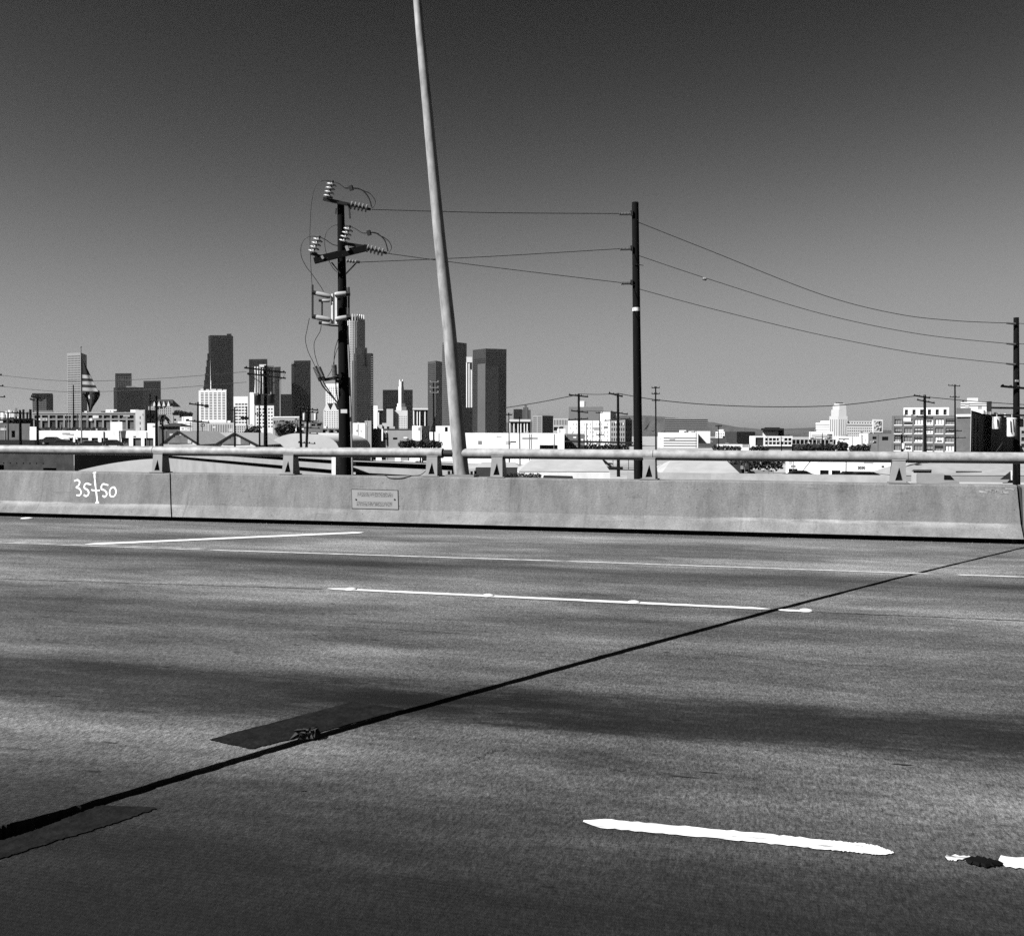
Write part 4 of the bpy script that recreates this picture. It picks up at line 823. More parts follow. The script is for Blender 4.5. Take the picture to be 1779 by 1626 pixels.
# round roof
c = at(530, 755, 200); r_ = thing('quonset_shed', (c.x, c.y, G), 'pale barrel roofed shed left of the tall power pole', 'shed')
b = MB(); L1, L2 = [], []
for k in range(17):
    t = math.pi*k/16; x = 527-62*math.cos(t); y = 785-33*math.sin(t)**.8; L1.append(at(x, y, 200)); q_ = at(x+6, y, 200); L2.append(Vector((q_.x, q_.y, L1[-1].z))+Vector((fw.x, fw.y, 0))*40)
b.add(L1+L2, [(i, i+1, 18+i, 17+i) for i in range(16)]+[tuple(range(17))]); o = b.build('barrel_roof', mat(.62, .8, .1, .3), r_); autosmooth(o, 30)
MB().hexa([Vector((p.x, p.y, G)) for p in (L1[0], L1[-1], L2[-1], L2[0])], [L1[0], L1[-1], L2[-1], L2[0]]).build('wall', mat(.4, .85, .1, .5), r_)
# small buildings behind the gabled sheds
building('house', 'pale low house with two small windows below the ornate roofed hotel', [(272, 420), (312, 415)], 722, mat(.42, .9, .15, .2), [grid(0, 3, 2, 726, 740, (.28, .5), m=DGL, n='window', one=True)], depth=15)
r_ = building('house', 'dark roofed house in front of the pale low house', [(275, 300), (313, 297)], 741, mat(.12, .9, .3, .3), depth=12, roof=mat(.03, .9, .2, .5))[0]
b = MB(); a_, c_ = at(274, 741, 299), at(314, 741, 296); bk = Vector((fw.x, fw.y, 0))*12; m1, m2 = a_+(c_-a_)*.3+bk*.5+Vector((0, 0, 1.0)), a_+(c_-a_)*.75+bk*.5+Vector((0, 0, 1.0)); b.add([a_, c_, c_+bk, a_+bk, m1, m2], [(0, 1, 5, 4), (1, 2, 5), (2, 3, 4, 5), (3, 0, 4)]); b.build('hip_roof', mat(.05, .9, .2, .5), r_)
building('house', 'small bright white house with ribbed shutters behind the first gabled shed', [(309, 330), (333, 328)], 732, WHITE(), [grid(0, 1, 4, 734, 748, (1, .3), (.5, .95), m=mat(.45, .8, .1, .3))], depth=10)
building('house', 'bright white domed roof house left of the white slab hotel', [(316, 520), (334, 518)], 724, WHITE(), depth=10)
building('warehouse', 'long pale ribbed low warehouse below the white slab hotel', [(333, 345), (362, 343), (406, 340)], 734.5, mat(.55, .85, .15, .3), [grid(0, 8, 4, 736, 750, (.4, .4), m=mat(.25, .6, .2, .3)), grid(1, 14, 1, 737, 752, (.4, .9), m=mat(.4, .7, .2, .3))], depth=15)
building('apartment_block', 'pale low apartment front beside the transformer pole base', [(407, 340), (440, 337)], 738, mat(.52, .85, .15, .3), [grid(0, 8, 3, 740, 752, (.45, .5), m=mat(.12, .4, .3, .3))], depth=12)
building('house', 'low white building glimpsed between transformer pole and twin poles', [(497, 420), (515, 418)], 738, WHITE(), [grid(0, 4, 2, 740, 750, (.5, .4), m=MGL)], depth=8)
building('warehouse', 'grey flat roofed building behind the twin transformer poles', [(478, 430), (562, 420)], 733, mat(.2, .9, .3, .3), [grid(0, 8, 1, 736, 741, (.7, .7), m=MGL)], depth=20)
building('warehouse', 'dark windowed building just left of the tall power pole', [(558, 300), (593, 297)], 744, mat(.2, .9, .2, .3), [grid(0, 3, 1, 746, 758, (.7, .9), m=DGL, n='window', one=True)], depth=12)
# ------------------------------------------------------------------ middle ground, centre
building('warehouse', 'bright white cube warehouse right of the tall power pole', [(613, 300), (634, 298)], 735, WHITE(), [grid(0, 1, 1, 766, 790, (1, 1), (.05, .95), m=mat(.05, .6, .5, .5), n='dock', one=True)], depth=14)
building('stair_tower', 'plain grey stair tower beside the white cube warehouse', [(633.6, 290), (646, 288)], 731, mat(.38, .9, .1, .3), depth=8)
r_ = building('warehouse', 'long plain grey warehouse with a pale downpipe right of the stair tower', [(646, 292), (716, 286)], 745, mat(.38, .9, .15, .3), [grid(0, 1, 1, 760, 763.5, (1, 1), (.53, .64), m=DGL, n='vent', one=True), grid(0, 1, 1, 760.5, 763.5, (1, 1), (.3, .42), m=DGL, n='vent', one=True)], depth=14, roof=mat(.05, .9, .2, .4), coping=(1.4, mat(.06, .8, .2, .4)))[0]
pxbar(r_, 'downpipe', 664.5, 745, 664.5, 766, 289, 2.6, WHITE())
for x0, x1, y in ((655, 664, 738), (664, 672, 735), (672, 686, 741)): block(r_, 'roof_house', [(x0, 295), (x1, 294.5)], y, 746, mat(.55, .85, .1, .4), 5)
building('warehouse', 'bright white warehouse with two tall blocks behind thin poles', [(716, 285), (734, 283), (746, 284)], 740, WHITE(), depth=10)
r_ = building('warehouse', 'low bright white warehouse immediately left of the light pole', [(746, 280), (800, 276)], 750.5, WHITE(), depth=12)[0]
block(r_, 'upper_storey', [(757, 284), (786, 282)], 740, 751, mat(.68, .85, .1, .3), 8, [grid(0, 1, 1, 742, 750, (1, 1), (.55, .72), m=MGL, n='window', one=True)])
building('warehouse', 'very long bright white windowless warehouse right of the light pole', [(786, 262), (980, 250)], 752, WHITE(), [grid(0, 1, 1, 772, 800, (1, 1), (.79, .945), m=mat(.02, .7, .2, .5), d=1.2, n='loading_bay', one=True), grid(0, 1, 1, 766, 768.2, (1, 1), (.53, .583), m=DGL, n='vent', one=True)], depth=20, roof=WHITE())
r_ = building('house', 'small white house on the roofline behind the end of the long white warehouse', [(968, 300), (982, 299)], 745, WHITE(), depth=6)[0]
building('warehouse', 'grey ridged end of a shed right of the long white warehouse', [(980.5, 255), (1016, 252)], 753.5, mat(.26, .9, .15, .4), [grid(0, 1, 6, 755, 775, (1, .3), (.03, .97), m=mat(.2, .8, .1, .4))], depth=14)
r_ = thing('freight_canopy', at(1020, 790, 215), 'long thin black loading canopy between the two twin poles', 'canopy'); b = MB(); b.bar(at(984, 766.5, 215), at(1098, 769.5, 212), 5, .35); b.build('canopy_roof', STEEL(), r_)
for x in (990, 1015, 1040, 1065, 1092): pxbar(r_, 'post', x, 767, x, 816, 215, .9, STEEL())
r_ = thing('dome_tent', at(777, 815, 160), 'small bright white domed cover beyond the barrier left of the light pole foot', 'tent')
b = MB(); L = []
for j in range(5):
    a = math.pi/2*j/4
    for k in range(14):
        t = 2*math.pi*k/14; c = at(777, 755, 160); L.append(Vector((c.x+math.cos(t)*1.6*math.cos(a), c.y+math.sin(t)*1.6*math.cos(a), at(777, 818, 160).z+1.0*math.sin(a))))
b.add(L, [(j*14+k, j*14+(k+1) % 14, (j+1)*14+(k+1) % 14, (j+1)*14+k) for j in range(4) for k in range(14)]); b.build('cover', WHITE(), r_, smooth=True)
MB().box((c.x, c.y, (at(777, 818, 160).z+G)/2), 3.3, 3.3, at(777, 818, 160).z-G).build('base', mat(.1, .8, .2, .5), r_)

# ------------------------------------------------------------------ just beyond the barrier
def ribbon_wall(x0, D0, x1, D1, ztop, ribs, label, profile=None):
    a, b2 = at(x0, 755, D0), at(x1, 755, D1); a.z = b2.z = 0; r = thing('ribbed_wall', (a.x, a.y, G), label, 'wall'); t = (b2-a); L = t.length; t /= L; n_ = Vector((t.y, -t.x, 0))
    w = MB(); z = G; zs = []
    for (lo, hi) in sorted(ribs)+[(ztop, ztop)]:
        p = a+Vector((0, 0, 0)); w2 = MB(); w2.hexa([p+Vector((0, 0, z)), p+t*L+Vector((0, 0, z)), p+t*L-n_*.5+Vector((0, 0, z)), p-n_*.5+Vector((0, 0, z))], [p+Vector((0, 0, lo)), p+t*L+Vector((0, 0, lo)), p+t*L-n_*.5+Vector((0, 0, lo)), p-n_*.5+Vector((0, 0, lo))]); w2.build('white_band', mat(.42, .85, .2, .8, key='wb'), r); z = hi
        if hi > lo:
            p = a-n_*.22; w2 = MB(); w2.quad(p+Vector((0, 0, lo-.05)), p+t*L+Vector((0, 0, lo-.05)), p+t*L+Vector((0, 0, hi+.05)), p+Vector((0, 0, hi+.05))); w2.build('dark_slot', mat(.008, .9, .2, 1, spec=.05), r)
    return r, a, b2, t, n_
r_, a_, b_, t_, n_ = ribbon_wall(284, 60, 588, 36, .62, [(-.17, -.01), (.19, .33)], 'white wall with two dark slots beyond the barrier left of the tall power pole')
pe = b_; MB().box((pe.x, pe.y, (G+.62)/2), .16, .62, .62-G+.02, YAW-.4).build('end_post', WHITE(), r_)
r_ = ribbon_wall(609, 38, 790, 33.5, .27, [(-.235, -.145), (.07, .245)], 'white wall with two dark slots beyond the barrier right of the tall power pole')[0]
for x in (658, 691, 716): block(r_, 'white_pier', [(x-5, 38.6), (x+5, 38.5)], 790, 803.5, WHITE(), .4)
c = at(200, 755, 62); r_ = thing('curved_wall', (c.x, c.y, G), 'pale curved ramp wall rising left of the first rail post', 'wall'); b = MB(); P = []
for k in range(15):
    x = 120+k*12; y = 821-24.5*math.sin(math.pi/2*min(1, max(0, (x-126)/165)))**.85; P.append(at(x, y, 61))
b.hexa([Vector((P[0].x, P[0].y, G)), Vector((P[-1].x, P[-1].y, G))]+P[::-1], [Vector((P[0].x, P[0].y, G))+fw*1, Vector((P[-1].x, P[-1].y, G))+fw*1]+[p+fw*1 for p in P[::-1]]); b.build('wall_face', mat(.62, .85, .2, .6), r_)
building('dark_building', 'building coloured black for shade filling the gap under the rail at left', [(128.5, 72), (430, 66)], 789, mat(.006, .9, .3, .5, spec=.02), depth=6)  # wall lies in shade, painted here as a near-black colour
r_ = building('concrete_building', 'dark stained concrete wall with small holes under the rail at far left', [(-160, 48), (128, 46)], 784, mat(.075, .95, .45, 2.5, bump=.3), [grid(0, 1, 1, 805.5, 816, (1, 1), (.49, .588), m=DGL, n='opening', one=True), grid(0, 1, 1, 810, 819, (1, 1), (.82, .898), m=DGL, n='opening', one=True), grid(0, 10, 1, 801.6, 803.8, (.18, 1), (.45, .84), m=DGL, n='bolt_hole', one=True)], depth=6)[0]
# low pitched pale roofs
def hip(x0, x1, xr0, xr1, yr, ye, D, label, m, wm, deep=16):
    a, b2 = at(x0, ye, D), at(x1, ye, D-2); bk = Vector((fw.x, fw.y, 0)).normalized()*deep; r0_ = at(xr0, yr, D+deep/2); r1_ = at(xr1, yr, D+deep/2); r = thing('shed', (a.x, a.y, G), label, 'shed')
    b = MB(); b.add([a, b2, b2+bk, a+bk, r0_, r1_], [(0, 1, 5, 4), (1, 2, 5), (2, 3, 4, 5), (3, 0, 4)]); b.build('roof', m, r)
    lo = lambda p: Vector((p.x, p.y, G)); MB().hexa([lo(a), lo(b2), lo(b2+bk), lo(a+bk)], [a-Vector((0, 0, .1)), b2-Vector((0, 0, .1)), b2+bk-Vector((0, 0, .1)), a+bk-Vector((0, 0, .1))]).build('wall', wm, r); return r
hip(900, 1060, 925, 1045, 797, 819, 150, 'broad pale hipped roof seen below the rail right of the light pole', mat(.50, .85, .15, .4), WHITE())
b = hip(826, 906, 838, 892, 803, 812, 175, 'low pale roof with a dark edge just right of the light pole foot', mat(.5, .85, .1, .4), mat(.05, .8, .2, .5))
hip(1150, 1285, 1165, 1262, 800, 822, 160, 'wide pale roof with dark skylights beyond the barrier right of the plain dark pole', mat(.50, .85, .15, .4), mat(.5, .85, .1, .4))
r_ = hip(1560, 1800, 1585, 1780, 802, 826, 165, 'wide pale roof with two dark skylights behind the van at right', mat(.48, .85, .18, .5), mat(.5, .85, .1, .4))
for x0, x1, y in ((1588, 1618, 816), (1664, 1708, 817.5)):
    b = MB(); b.hexa([at(x0-4, y+2.6, 166), at(x1-3, y+2.6, 166), at(x1+4, y-2, 171), at(x0+3, y-2, 171)], [at(x0-4, y+1.8, 166), at(x1-3, y+1.8, 166), at(x1+4, y-2.8, 171), at(x0+3, y-2.8, 171)]); b.build('skylight', mat(.07, .3, .3, .5), r_)
b = MB(); b.hexa([at(1737, 833, 160), at(1757, 833, 160), at(1756, 818, 160)], [at(1738, 833, 163), at(1758, 833, 163), at(1757, 818, 163)]); b.build('dormer', mat(.04, .6, .3, .5), r_); pxbar(r_, 'dormer_trim', 1757, 817, 1757.5, 834, 159.8, 2, WHITE())
# white street wall and the garages with a painted number
building('street_wall', 'long low white street wall just above the barrier top at right', [(1090, 128), (1236, 126), (1549, 120)], 826.5, mat(.55, .85, .2, .6), depth=1.2, cat='wall', parapet=.02, roof=mat(.5, .85, .2, .6), ref=2)
r_ = building('garage_row', 'low white garage row with dark doors and a painted number 2030', [(1366, 186), (1421.5, 182), (1562, 176)], 798, WHITE(), [grid(0, 1, 1, 815.5, 840, (1, 1), (.09, .37), m=mat(.04, .6, .4, 1), n='garage_door', one=True), grid(1, 1, 1, 816.7, 840, (1, 1), (.03, .14), m=mat(.12, .6, .4, 1), n='garage_door', one=True), grid(1, 1, 1, 816.7, 840, (1, 1), (.178, .288), m=mat(.10, .6, .5, 1), n='garage_door', one=True), grid(1, 1, 1, 818, 819.8, (1, 1), (.425, .535), m=DGL, n='vent_slot', one=True), grid(1, 1, 1, 818, 819.8, (1, 1), (.575, .69), m=DGL, n='vent_slot', one=True), grid(1, 1, 1, 807.5, 810.5, (1, 1), (.795, .827), m=DGL, n='vent_slot', one=True)], ref=1, depth=12)[0]
p0, p1 = at(1421.5, 755, 182), at(1562, 755, 176); tt = (p1-p0); tt.z = 0; tt.normalize()
tx = bpy.data.curves.new('painted_number', 'FONT'); tx.body = '2030'; tx.size = 1.0; tx.extrude = .01; tx.offset = .035; tx.align_x = 'CENTER'; tx.align_y = 'CENTER'
to = bpy.data.objects.new('tmp', tx); COL.objects.link(to); dg = bpy.context.evaluated_depsgraph_get(); me = bpy.data.meshes.new_from_object(to.evaluated_get(dg)); bpy.data.objects.remove(to)
o = bpy.data.objects.new('painted_number', me); COL.objects.link(o); o.parent = r_; me.materials.clear(); me.materials.append(mat(.02, .8, .1, 1))
ctr = p0+(p1-p0)*((1498.5-1421.5)/140.5); ctr.z = at(1421.5, 811.5, 182).z; nn = Vector((tt.y, -tt.x, 0))
o.matrix_local = Matrix.Translation(ctr+nn*.05-WL[r_.name]) @ Matrix.Rotation(math.atan2(tt.y, tt.x), 4, 'Z') @ Matrix.Rotation(math.pi/2, 4, 'X') @ Matrix.Diagonal((.62, .62, 1, 1))
building('dark_shed', 'dark open fronted shed with a rounded door left of the garage row', [(1268, 176), (1302, 174)], 809, mat(.03, .9, .3, .5), [grid(0, 1, 1, 815, 840, (1, 1), (.62, .97), m=mat(.12, .8, .2, .5), n='door', one=True)], depth=8)
building('grey_shed', 'low grey lean-to between the dark shed and the garage row', [(1302.5, 178), (1346, 175)], 818.5, mat(.28, .9, .15, .5), depth=8)
building('black_curb', 'flat black slab edge lying just above the barrier right of the hedge', [(944, 64), (996, 63)], 828.5, mat(.01, .9, .2, 1), depth=2.5, cat='slab', parapet=.01, roof=mat(.012, .9, .2, 1))

# ------------------------------------------------------------------ utility poles
def pole_thing(name, xt, yt, xb, yb, D, wt, wb, label, cat='utility pole', group=None, m=None, ground=G):
    a, b2 = at(xt, yt, D), at(xb, yb, D); d = (b2-a)/(b2.z-a.z); base = a+d*(ground-a.z)
    r = thing(name, base, label, cat, group); s = D/F
    wbase = wt+(wb-wt)*(ground-a.z)/(b2.z-a.z)
    n = 6; o = MB().tube([a+(base-a)*k/n for k in range(n+1)], [(wt+(min(wbase, wb*1.6)-wt)*k/n)*s/2 for k in range(n+1)], 12).build('shaft', m or BLACKW(), r); autosmooth(o, 50)
    return r
def arm(r, x0, y0, x1, y1, D, t=1.7, pins=4, m=None, pm=None):
    s = D/F; o = MB().bar(at(x0, y0, D-.25), at(x1, y1, D-.25), .12 if D > 60 else .1, t*s).build('crossarm', m or BLACKW(), r)
    for k in range(pins):
        u = .05+.9*k/(pins-1) if pins > 1 else .5
        p = at(x0+(x1-x0)*u, y0+(y1-y0)*u-t*.4, D-.25); h = min(.28, 2.2*s)
        MB().tube([p, p+Vector((0, 0, h*.4)), p+Vector((0, 0, h))], [.05, .09, .05], 6).build('insulator', pm or mat(.08, .4, .2, 3), o)
    return o
def can(r, x, y0, y1, w, D, m, nm='transformer'):
    s = D/F; p = at(x, y1, D-.5); q = at(x, y0, D-.5); R_ = w*s/2; q = Vector((p.x, p.y, q.z)); h = q.z-p.z
    o = MB().tube([p, p+Vector((0, 0, h*.06)), p+Vector((0, 0, h*.92)), p+Vector((0, 0, h*.94)), q], [R_*.9, R_, R_, R_*1.08, R_*1.02], 14).build(nm, m, r); autosmooth(o, 40)
    MB().tube([q, q+Vector((0, 0, R_*.7))], R_*.16, 6).build('bushing', PORC(), o)
    return o
SP = 'small utility poles across the lots'
def small(x, yt, D, w, label, arms=(), xb=None, pm=None, grp=SP):
    r = pole_thing('utility_pole', x, yt, xb if xb is not None else x+.6, 775, D, w*.8, w*1.05, label, group=grp)
    for a in arms: arm(r, *a[:4], D, *(a[4:5] or (1.6,)))
    return r
small(-5, 640, 120, 6, 'pole with three crossarms cut off by the left edge', [(-24, 652, 3, 652), (-24, 670, 6, 671), (-24, 689, 9, 690)], -4)
r_ = small(65, 686, 150, 4.2, 'pole with a heavy short crossarm standing before the white warehouse end', [(54, 689, 71, 692, 3), (52, 694, 60, 696, 1.5)]); 
small(127.5, 669, 260, 2.3, 'thin bare pole against the pale banded tower')
small(35, 715, 150, 4.8, 'short thick pole before the stained building at far left', [(20, 716.5, 50, 718.5, 1.6)])
small(14, 716, 220, 2, 'thin grey pole before the stained building near the left edge')
small(107, 738, 240, 1.6, 'very short thin pole in front of the long factory')
r_ = small(271.5, 688, 120, 5, 'thick dark pole between the white warehouse and the gabled shed', [(262, 697, 275, 698, 1.2)])
small(260.5, 684, 230, 2.6, 'thin pole left of the ornate roofed hotel')
r_ = small(344, 698.5, 150, 3.8, 'pole with two crossarms and a wire coil before the first gabled shed', [(328.5, 701.5, 362, 705.5, 2.2), (324.5, 730.5, 364, 734.5, 2)], 343.5)
MB().tube([at(352+3*math.cos(t*.52), 738.5+3*math.sin(t*.52), 149) for t in range(13)], .06, 5).build('wire_coil', WIRE(), r_)
pxbar(r_, 'transformer_box', 356, 705.5, 362, 706, 149, 5, STEEL())
small(407.5, 707, 150, 3.2, 'plain pole in front of the second gabled shed', [(402, 712, 418, 714, 1.4)])
small(428.5, 706, 260, 2.4, 'thin pole before the ribbon windowed office block', [(418, 726, 432, 727, 4)])
small(450.5, 704, 140, 3, 'pole just left of the crowded transformer pole', [(444, 720, 455, 722, 1.2), (446, 742, 455, 744, 1.2)])
# crowded transformer pole
TD = 105
r_ = pole_thing('transformer_pole', 461, 635, 461.5, 775, TD, 4.6, 7, 'transformer pole with two tilted crossarms and hanging black cans left of centre')
arm(r_, 424.5, 639, 496.5, 647.5, TD, 2.8, 7); arm(r_, 429.5, 649, 496.5, 657.5, TD, 2.4, 6)
for x, y0, y1, w in ((447.5, 686.5, 703, 12), (471, 685.5, 702, 13)): can(r_, x, y0, y1, w, TD, mat(.012, .5, .2, 1))
pxbar(r_, 'can_mount', 441, 685, 479, 686, TD-.4, 1.8, STEEL())
for x in (442, 446, 452, 455, 466, 470, 474.5): MB().tube(curve([at(x, 645, TD-.3), at(x+random.uniform(-1.5, 1.5), 660, TD-.3), at(x+random.uniform(-1, 1), 686, TD-.3)], 4), .028, 5).build('riser_wire', WIRE(), r_)
for x0, y0, x1, y1 in ((430, 650, 459, 668), (492, 656, 464, 672)): pxbar(r_, 'brace', x0, y0, x1, y1, TD-.2, 1, STEEL())
for x in (491, 494): pxbar(r_, 'cutout', x, 648, x, 656, TD-.3, 1.6, GALV())
# twin transformer poles
r_ = pole_thing('transformer_pole', 521.5, 709, 523, 775, 112, 3.6, 4.6, 'left of the twin poles joined by crossarms beside the tall power pole')
r2 = pole_thing('transformer_pole', 535.5, 704, 532.5, 775, 110, 3.8, 4.8, 'right of the twin poles with two white cans beside the tall power pole')
arm(r2, 517, 708.5, 553, 713, 110, 1.8, 5); arm(r2, 533, 715.5, 553, 717.5, 110, 1.8, 0) if False else arm(r2, 533, 715.5, 553, 717.5, 110, 1.8, 3)
for x in (529, 548.5): can(r2, x, 718, 730, 5.6, 110, WHITE())
pxbar(r2, 'can_mount', 524, 731, 552, 732, 109.8, 1.6, STEEL())
for y, xa, xb in ((735, 512, 560), (742.5, 510, 556), (752, 512, 553), (769, 518, 548)): arm(r_, xa, y-6 if y == 735 else y, xb, y+2, 112, 1.3, 4)
small(646, 704, 170, 2.6, 'plain dark pole right of the stepped dark skyscraper')
small(733, 738, 200, 2, 'short thin pole before the bright white warehouse blocks')
small(745, 748, 190, 2, 'shortest thin pole beside the three armed pole')
r_ = small(753, 663, 150, 2.8, 'pole with three pale crossarms left of the light pole'); 
for y in (664, 673.5, 682): arm(r_, 747, y, 762, y, 150, 1.2, 2, GALV(), PORC())
small(884, 717, 200, 2, 'thin pole with a small crossarm right of the broad dark skyscraper', [(879, 720.5, 890, 721, 1.8)])
small(902.5, 724, 190, 2, 'thin pole before the low white roofed arcade')
r_ = small(1005.5, 684, 186, 4.8, 'left pole of the pair carrying the black transformer platform', [(988, 686, 1022, 689.5, 2.4), (992, 713.5, 1022, 717, 2), (987, 729.5, 1022, 727.5, 1.8)])
r2 = small(1073.5, 683, 180, 5, 'right pole of the pair carrying the black transformer platform', [(1057.5, 683, 1082, 689, 2.6), (1061.5, 715.5, 1091, 720, 2), (1050, 731, 1096, 727.5, 1.6)])
pxbar(r_, 'platform_beam', 998, 812.5, 1082, 813, 180, 4.2, STEEL(), .6)
for x, w in ((1020, 10), (1038, 10)): can(r_, x, 796, 812, w, 180, mat(.015, .6, .2, .5))
pxbar(r_, 'platform_brace', 1046, 798, 1062, 811, 180, 4, STEEL())
pxbar(r_, 'hanging_can', 1039, 813, 1039, 825, 180, 5, STEEL())
r_ = small(1041.5, 716, 230, 1.8, 'thin pole with short crossarms before the white factory block', [(1035, 717.5, 1047, 717.5, 1.2), (1036, 755.5, 1050, 755.5, 1.6)])
small(1019, 735, 240, 1.6, 'short thin bare pole before the white factory block')
small(1139, 671.5, 170, 2.8, 'pole with three equal crossarms right of the plain dark pole', [(1132, 674, 1146, 674, 1.3), (1132, 684.5, 1146, 684.5, 1.3), (1132.5, 696, 1146.5, 696, 1.3)])
small(1248, 739, 300, 1.6, 'short pole with one crossarm beneath the hills', [(1243, 740.5, 1254, 740.5, 1.4)])
small(1301, 757, 260, 1.3, 'very thin short pole left of the glass fronted block'); small(1357, 758, 250, 1.6, 'thin dark pole before the glass fronted block')
small(1428.5, 752, 240, 1.6, 'thin dark pole before the white ribbon windowed block')
r_ = small(1498, 756, 220, 1.2, 'thin street lamp post left of the grey brick block'); pxbar(r_, 'lamp_head', 1498, 757, 1502, 756.5, 220, 1, GALV())
r_ = small(1566.5, 754, 170, 4, 'short dark pole with one white can before the brick warehouse', [(1555, 757.5, 1576, 758.5, 1.6)]); can(r_, 1570, 770, 780, 6, 170, WHITE())
small(1606.5, 686, 178, 5.4, 'tall dark pole with tilted top crossarms before the brick warehouse', [(1587.5, 687, 1616, 691.5, 2.4), (1593, 694.5, 1624, 700.5, 2), (1592, 723.5, 1621, 726, 1.8)])
small(1659, 668, 190, 3, 'slim pole with four crossarms before the stair tower', [(1647, 669.5, 1668, 671, 1.2), (1650, 690, 1667, 690.5, 1.2), (1649, 748, 1671, 749, 1.4), (1641, 761, 1678, 760.5, 1.2)])

# ---- the tall power pole with insulators and jumpers (33 m away)
PD = 33.0
def q(x, y, dd=0.0): return at(x, y, PD+dd)
r_ = pole_thing('power_pole', 592, 354, 599, 780, PD, 12, 21, 'tall dark power pole crowded with insulators, jumper wires and cutouts')
S_ = PD/F
def wirepart(pts, w, nm='jumper_wire', m=None, n=6): return MB().tube(curve([q(*p) for p in pts], n), w*S_/2, 6).build(nm, m or WIRE(), r_)
def discs(x0, y0, x1, y1, n_, w, m=None, nm='insulator_stack'):
    a, b2 = q(x0, y0, -.3), q(x1, y1, -.3); P, R_ = [a], [1.8*S_]
    for k in range(n_):
        for u, rr_ in ((.06, 2.0), (.18, w*.5), (.46, w*.47), (.62, 2.4), (.94, 1.9)): P.append(a+(b2-a)*((k+u)/n_)); R_.append(rr_*S_)
    P.append(b2); R_.append(1.6*S_)
    o = MB().tube(P, R_, 14).build(nm, m or PORC(), r_); autosmooth(o, 35)
    MB().tube([b2-(b2-a).normalized()*2*S_, b2+(b2-a).normalized()*3*S_], 2.2*S_, 8).build('end_fitting', STEEL(), o); return o
def pbar(x0, y0, x1, y1, w, nm, m=None, dd=-.25, th=None): return MB().bar(q(x0, y0, dd), q(x1, y1, dd), th or w*S_, w*S_).build(nm, m or STEEL(), r_)
pbar(562, 346, 614, 357.5, 5.5, 'top_bracket', th=.12); pbar(600, 352, 640, 365, 1.6, 'strap', dd=-.35)
discs(570, 344, 577.5, 317, 4, 17.5); discs(609, 356.5, 641, 363.5, 5, 14.5)
pbar(546, 453.5, 640, 430.5, 10, 'crossarm', BLACKW(), -.3, .12); pbar(548, 450, 636, 429, 8, 'crossarm', BLACKW(), .25, .12)
pbar(540, 441.5, 566, 447, 4, 'bracket'); pbar(596, 423, 634, 429, 5, 'bracket')
discs(543, 440, 554.5, 413, 4, 17.5); discs(596.5, 422, 607, 395, 4, 17.5); discs(637, 431.5, 669, 439.5, 5, 14.5); discs(602, 453, 622, 455.5, 4, 7, GALV())
for x0, y0, x1, y1 in ((576, 456, 591, 475), (619, 457, 601, 476), (584, 362, 583, 372), (606.5, 358, 608, 380)): pbar(x0, y0, x1, y1, 2.2, 'brace')
pbar(559, 445, 562, 450, 4, 'bolt_plate', GALV(), -.4); pbar(602, 428, 605, 436, 5, 'bolt_plate', GALV(), -.4)
for w, pts in ((1.1, [(577, 316), (568, 314), (556, 316), (547, 326), (541, 355), (538.5, 400), (539, 440), (541, 480), (542.5, 500)]), (1.3, [(577, 316), (588, 319), (600, 328)]), (2.6, [(600, 327), (612, 327), (622, 327.5)]), (2.4, [(612, 327), (628, 330), (640, 343), (646, 361)]), (1.6, [(630, 331), (643, 337), (652, 350), (647, 362)]),
               (1.1, [(606, 393), (590, 391), (578, 393), (568, 402), (564, 416), (565, 432), (569, 446), (576, 462), (585, 473)]), (1.3, [(607, 393), (618, 398), (630, 405), (642, 405)]), (2.6, [(640, 404), (650, 404.5), (658, 407)]), (2.3, [(655, 406), (668, 417), (674, 437)]), (1.6, [(664, 411), (675, 419), (680, 430), (675, 440)]),
               (1.2, [(555, 412), (540, 411), (530, 415), (524, 425), (522.5, 437), (525, 450), (533, 465), (541, 475), (551, 489), (559, 501), (562, 507)]), (1.6, [(555, 412), (566, 417), (578, 425), (588, 427)])): wirepart(pts, w)
for x, y in ((610, 327), (641, 405)): pbar(x-1, y-4, x+1, y+4, 6, 'clamp', STEEL(), -.1)
# cutouts
MG = mat(.6, .6, .12, 4)
for x in (577.5, 584.5): pbar(x, 511, x, 563, 3.6, 'mount_plate', MG, -.35, .06)
pbar(572, 565.5, 588, 566.5, 2.4, 'bracket'); pbar(584, 520, 592, 520, 3, 'bracket'); pbar(584, 556, 592, 556, 3, 'bracket')
def cut(x0, y0, x1, y1, w, dark):
    a, b2 = q(x0, y0, -.4), q(x1, y1, -.4); d = b2-a
    o = MB().tube([a, a+d*.12, a+d*.5, a+d*.88, b2], [w*.4*S_, w*.5*S_, w*.52*S_, w*.5*S_, w*.36*S_], 12).build('cutout_insulator', PORC(), r_); autosmooth(o, 40)
    e = a if dark == 0 else b2; s_d = d.normalized()*(-1 if dark == 0 else 1); MB().tube([e-s_d*3*S_, e+s_d*5*S_], w*.46*S_, 8).build('contact', STEEL(), o)
cut(548, 509.5, 574, 515.5, 8, 0); cut(548, 551, 574, 556, 8.5, 0); cut(582, 512, 603, 510.5, 9, 1); cut(583, 555, 604, 552, 9, 1); cut(559, 522.5, 573, 523, 5, 0); cut(559, 561.5, 574, 563.5, 6, 0)
for x, ya, yb, w in ((543, 495, 553, 2.6), (559.5, 522, 548, 2.2), (606, 499, 552, 2.6), (602.5, 500, 550, 1.6)): pbar(x, ya, x, yb, w, 'fuse_tube')
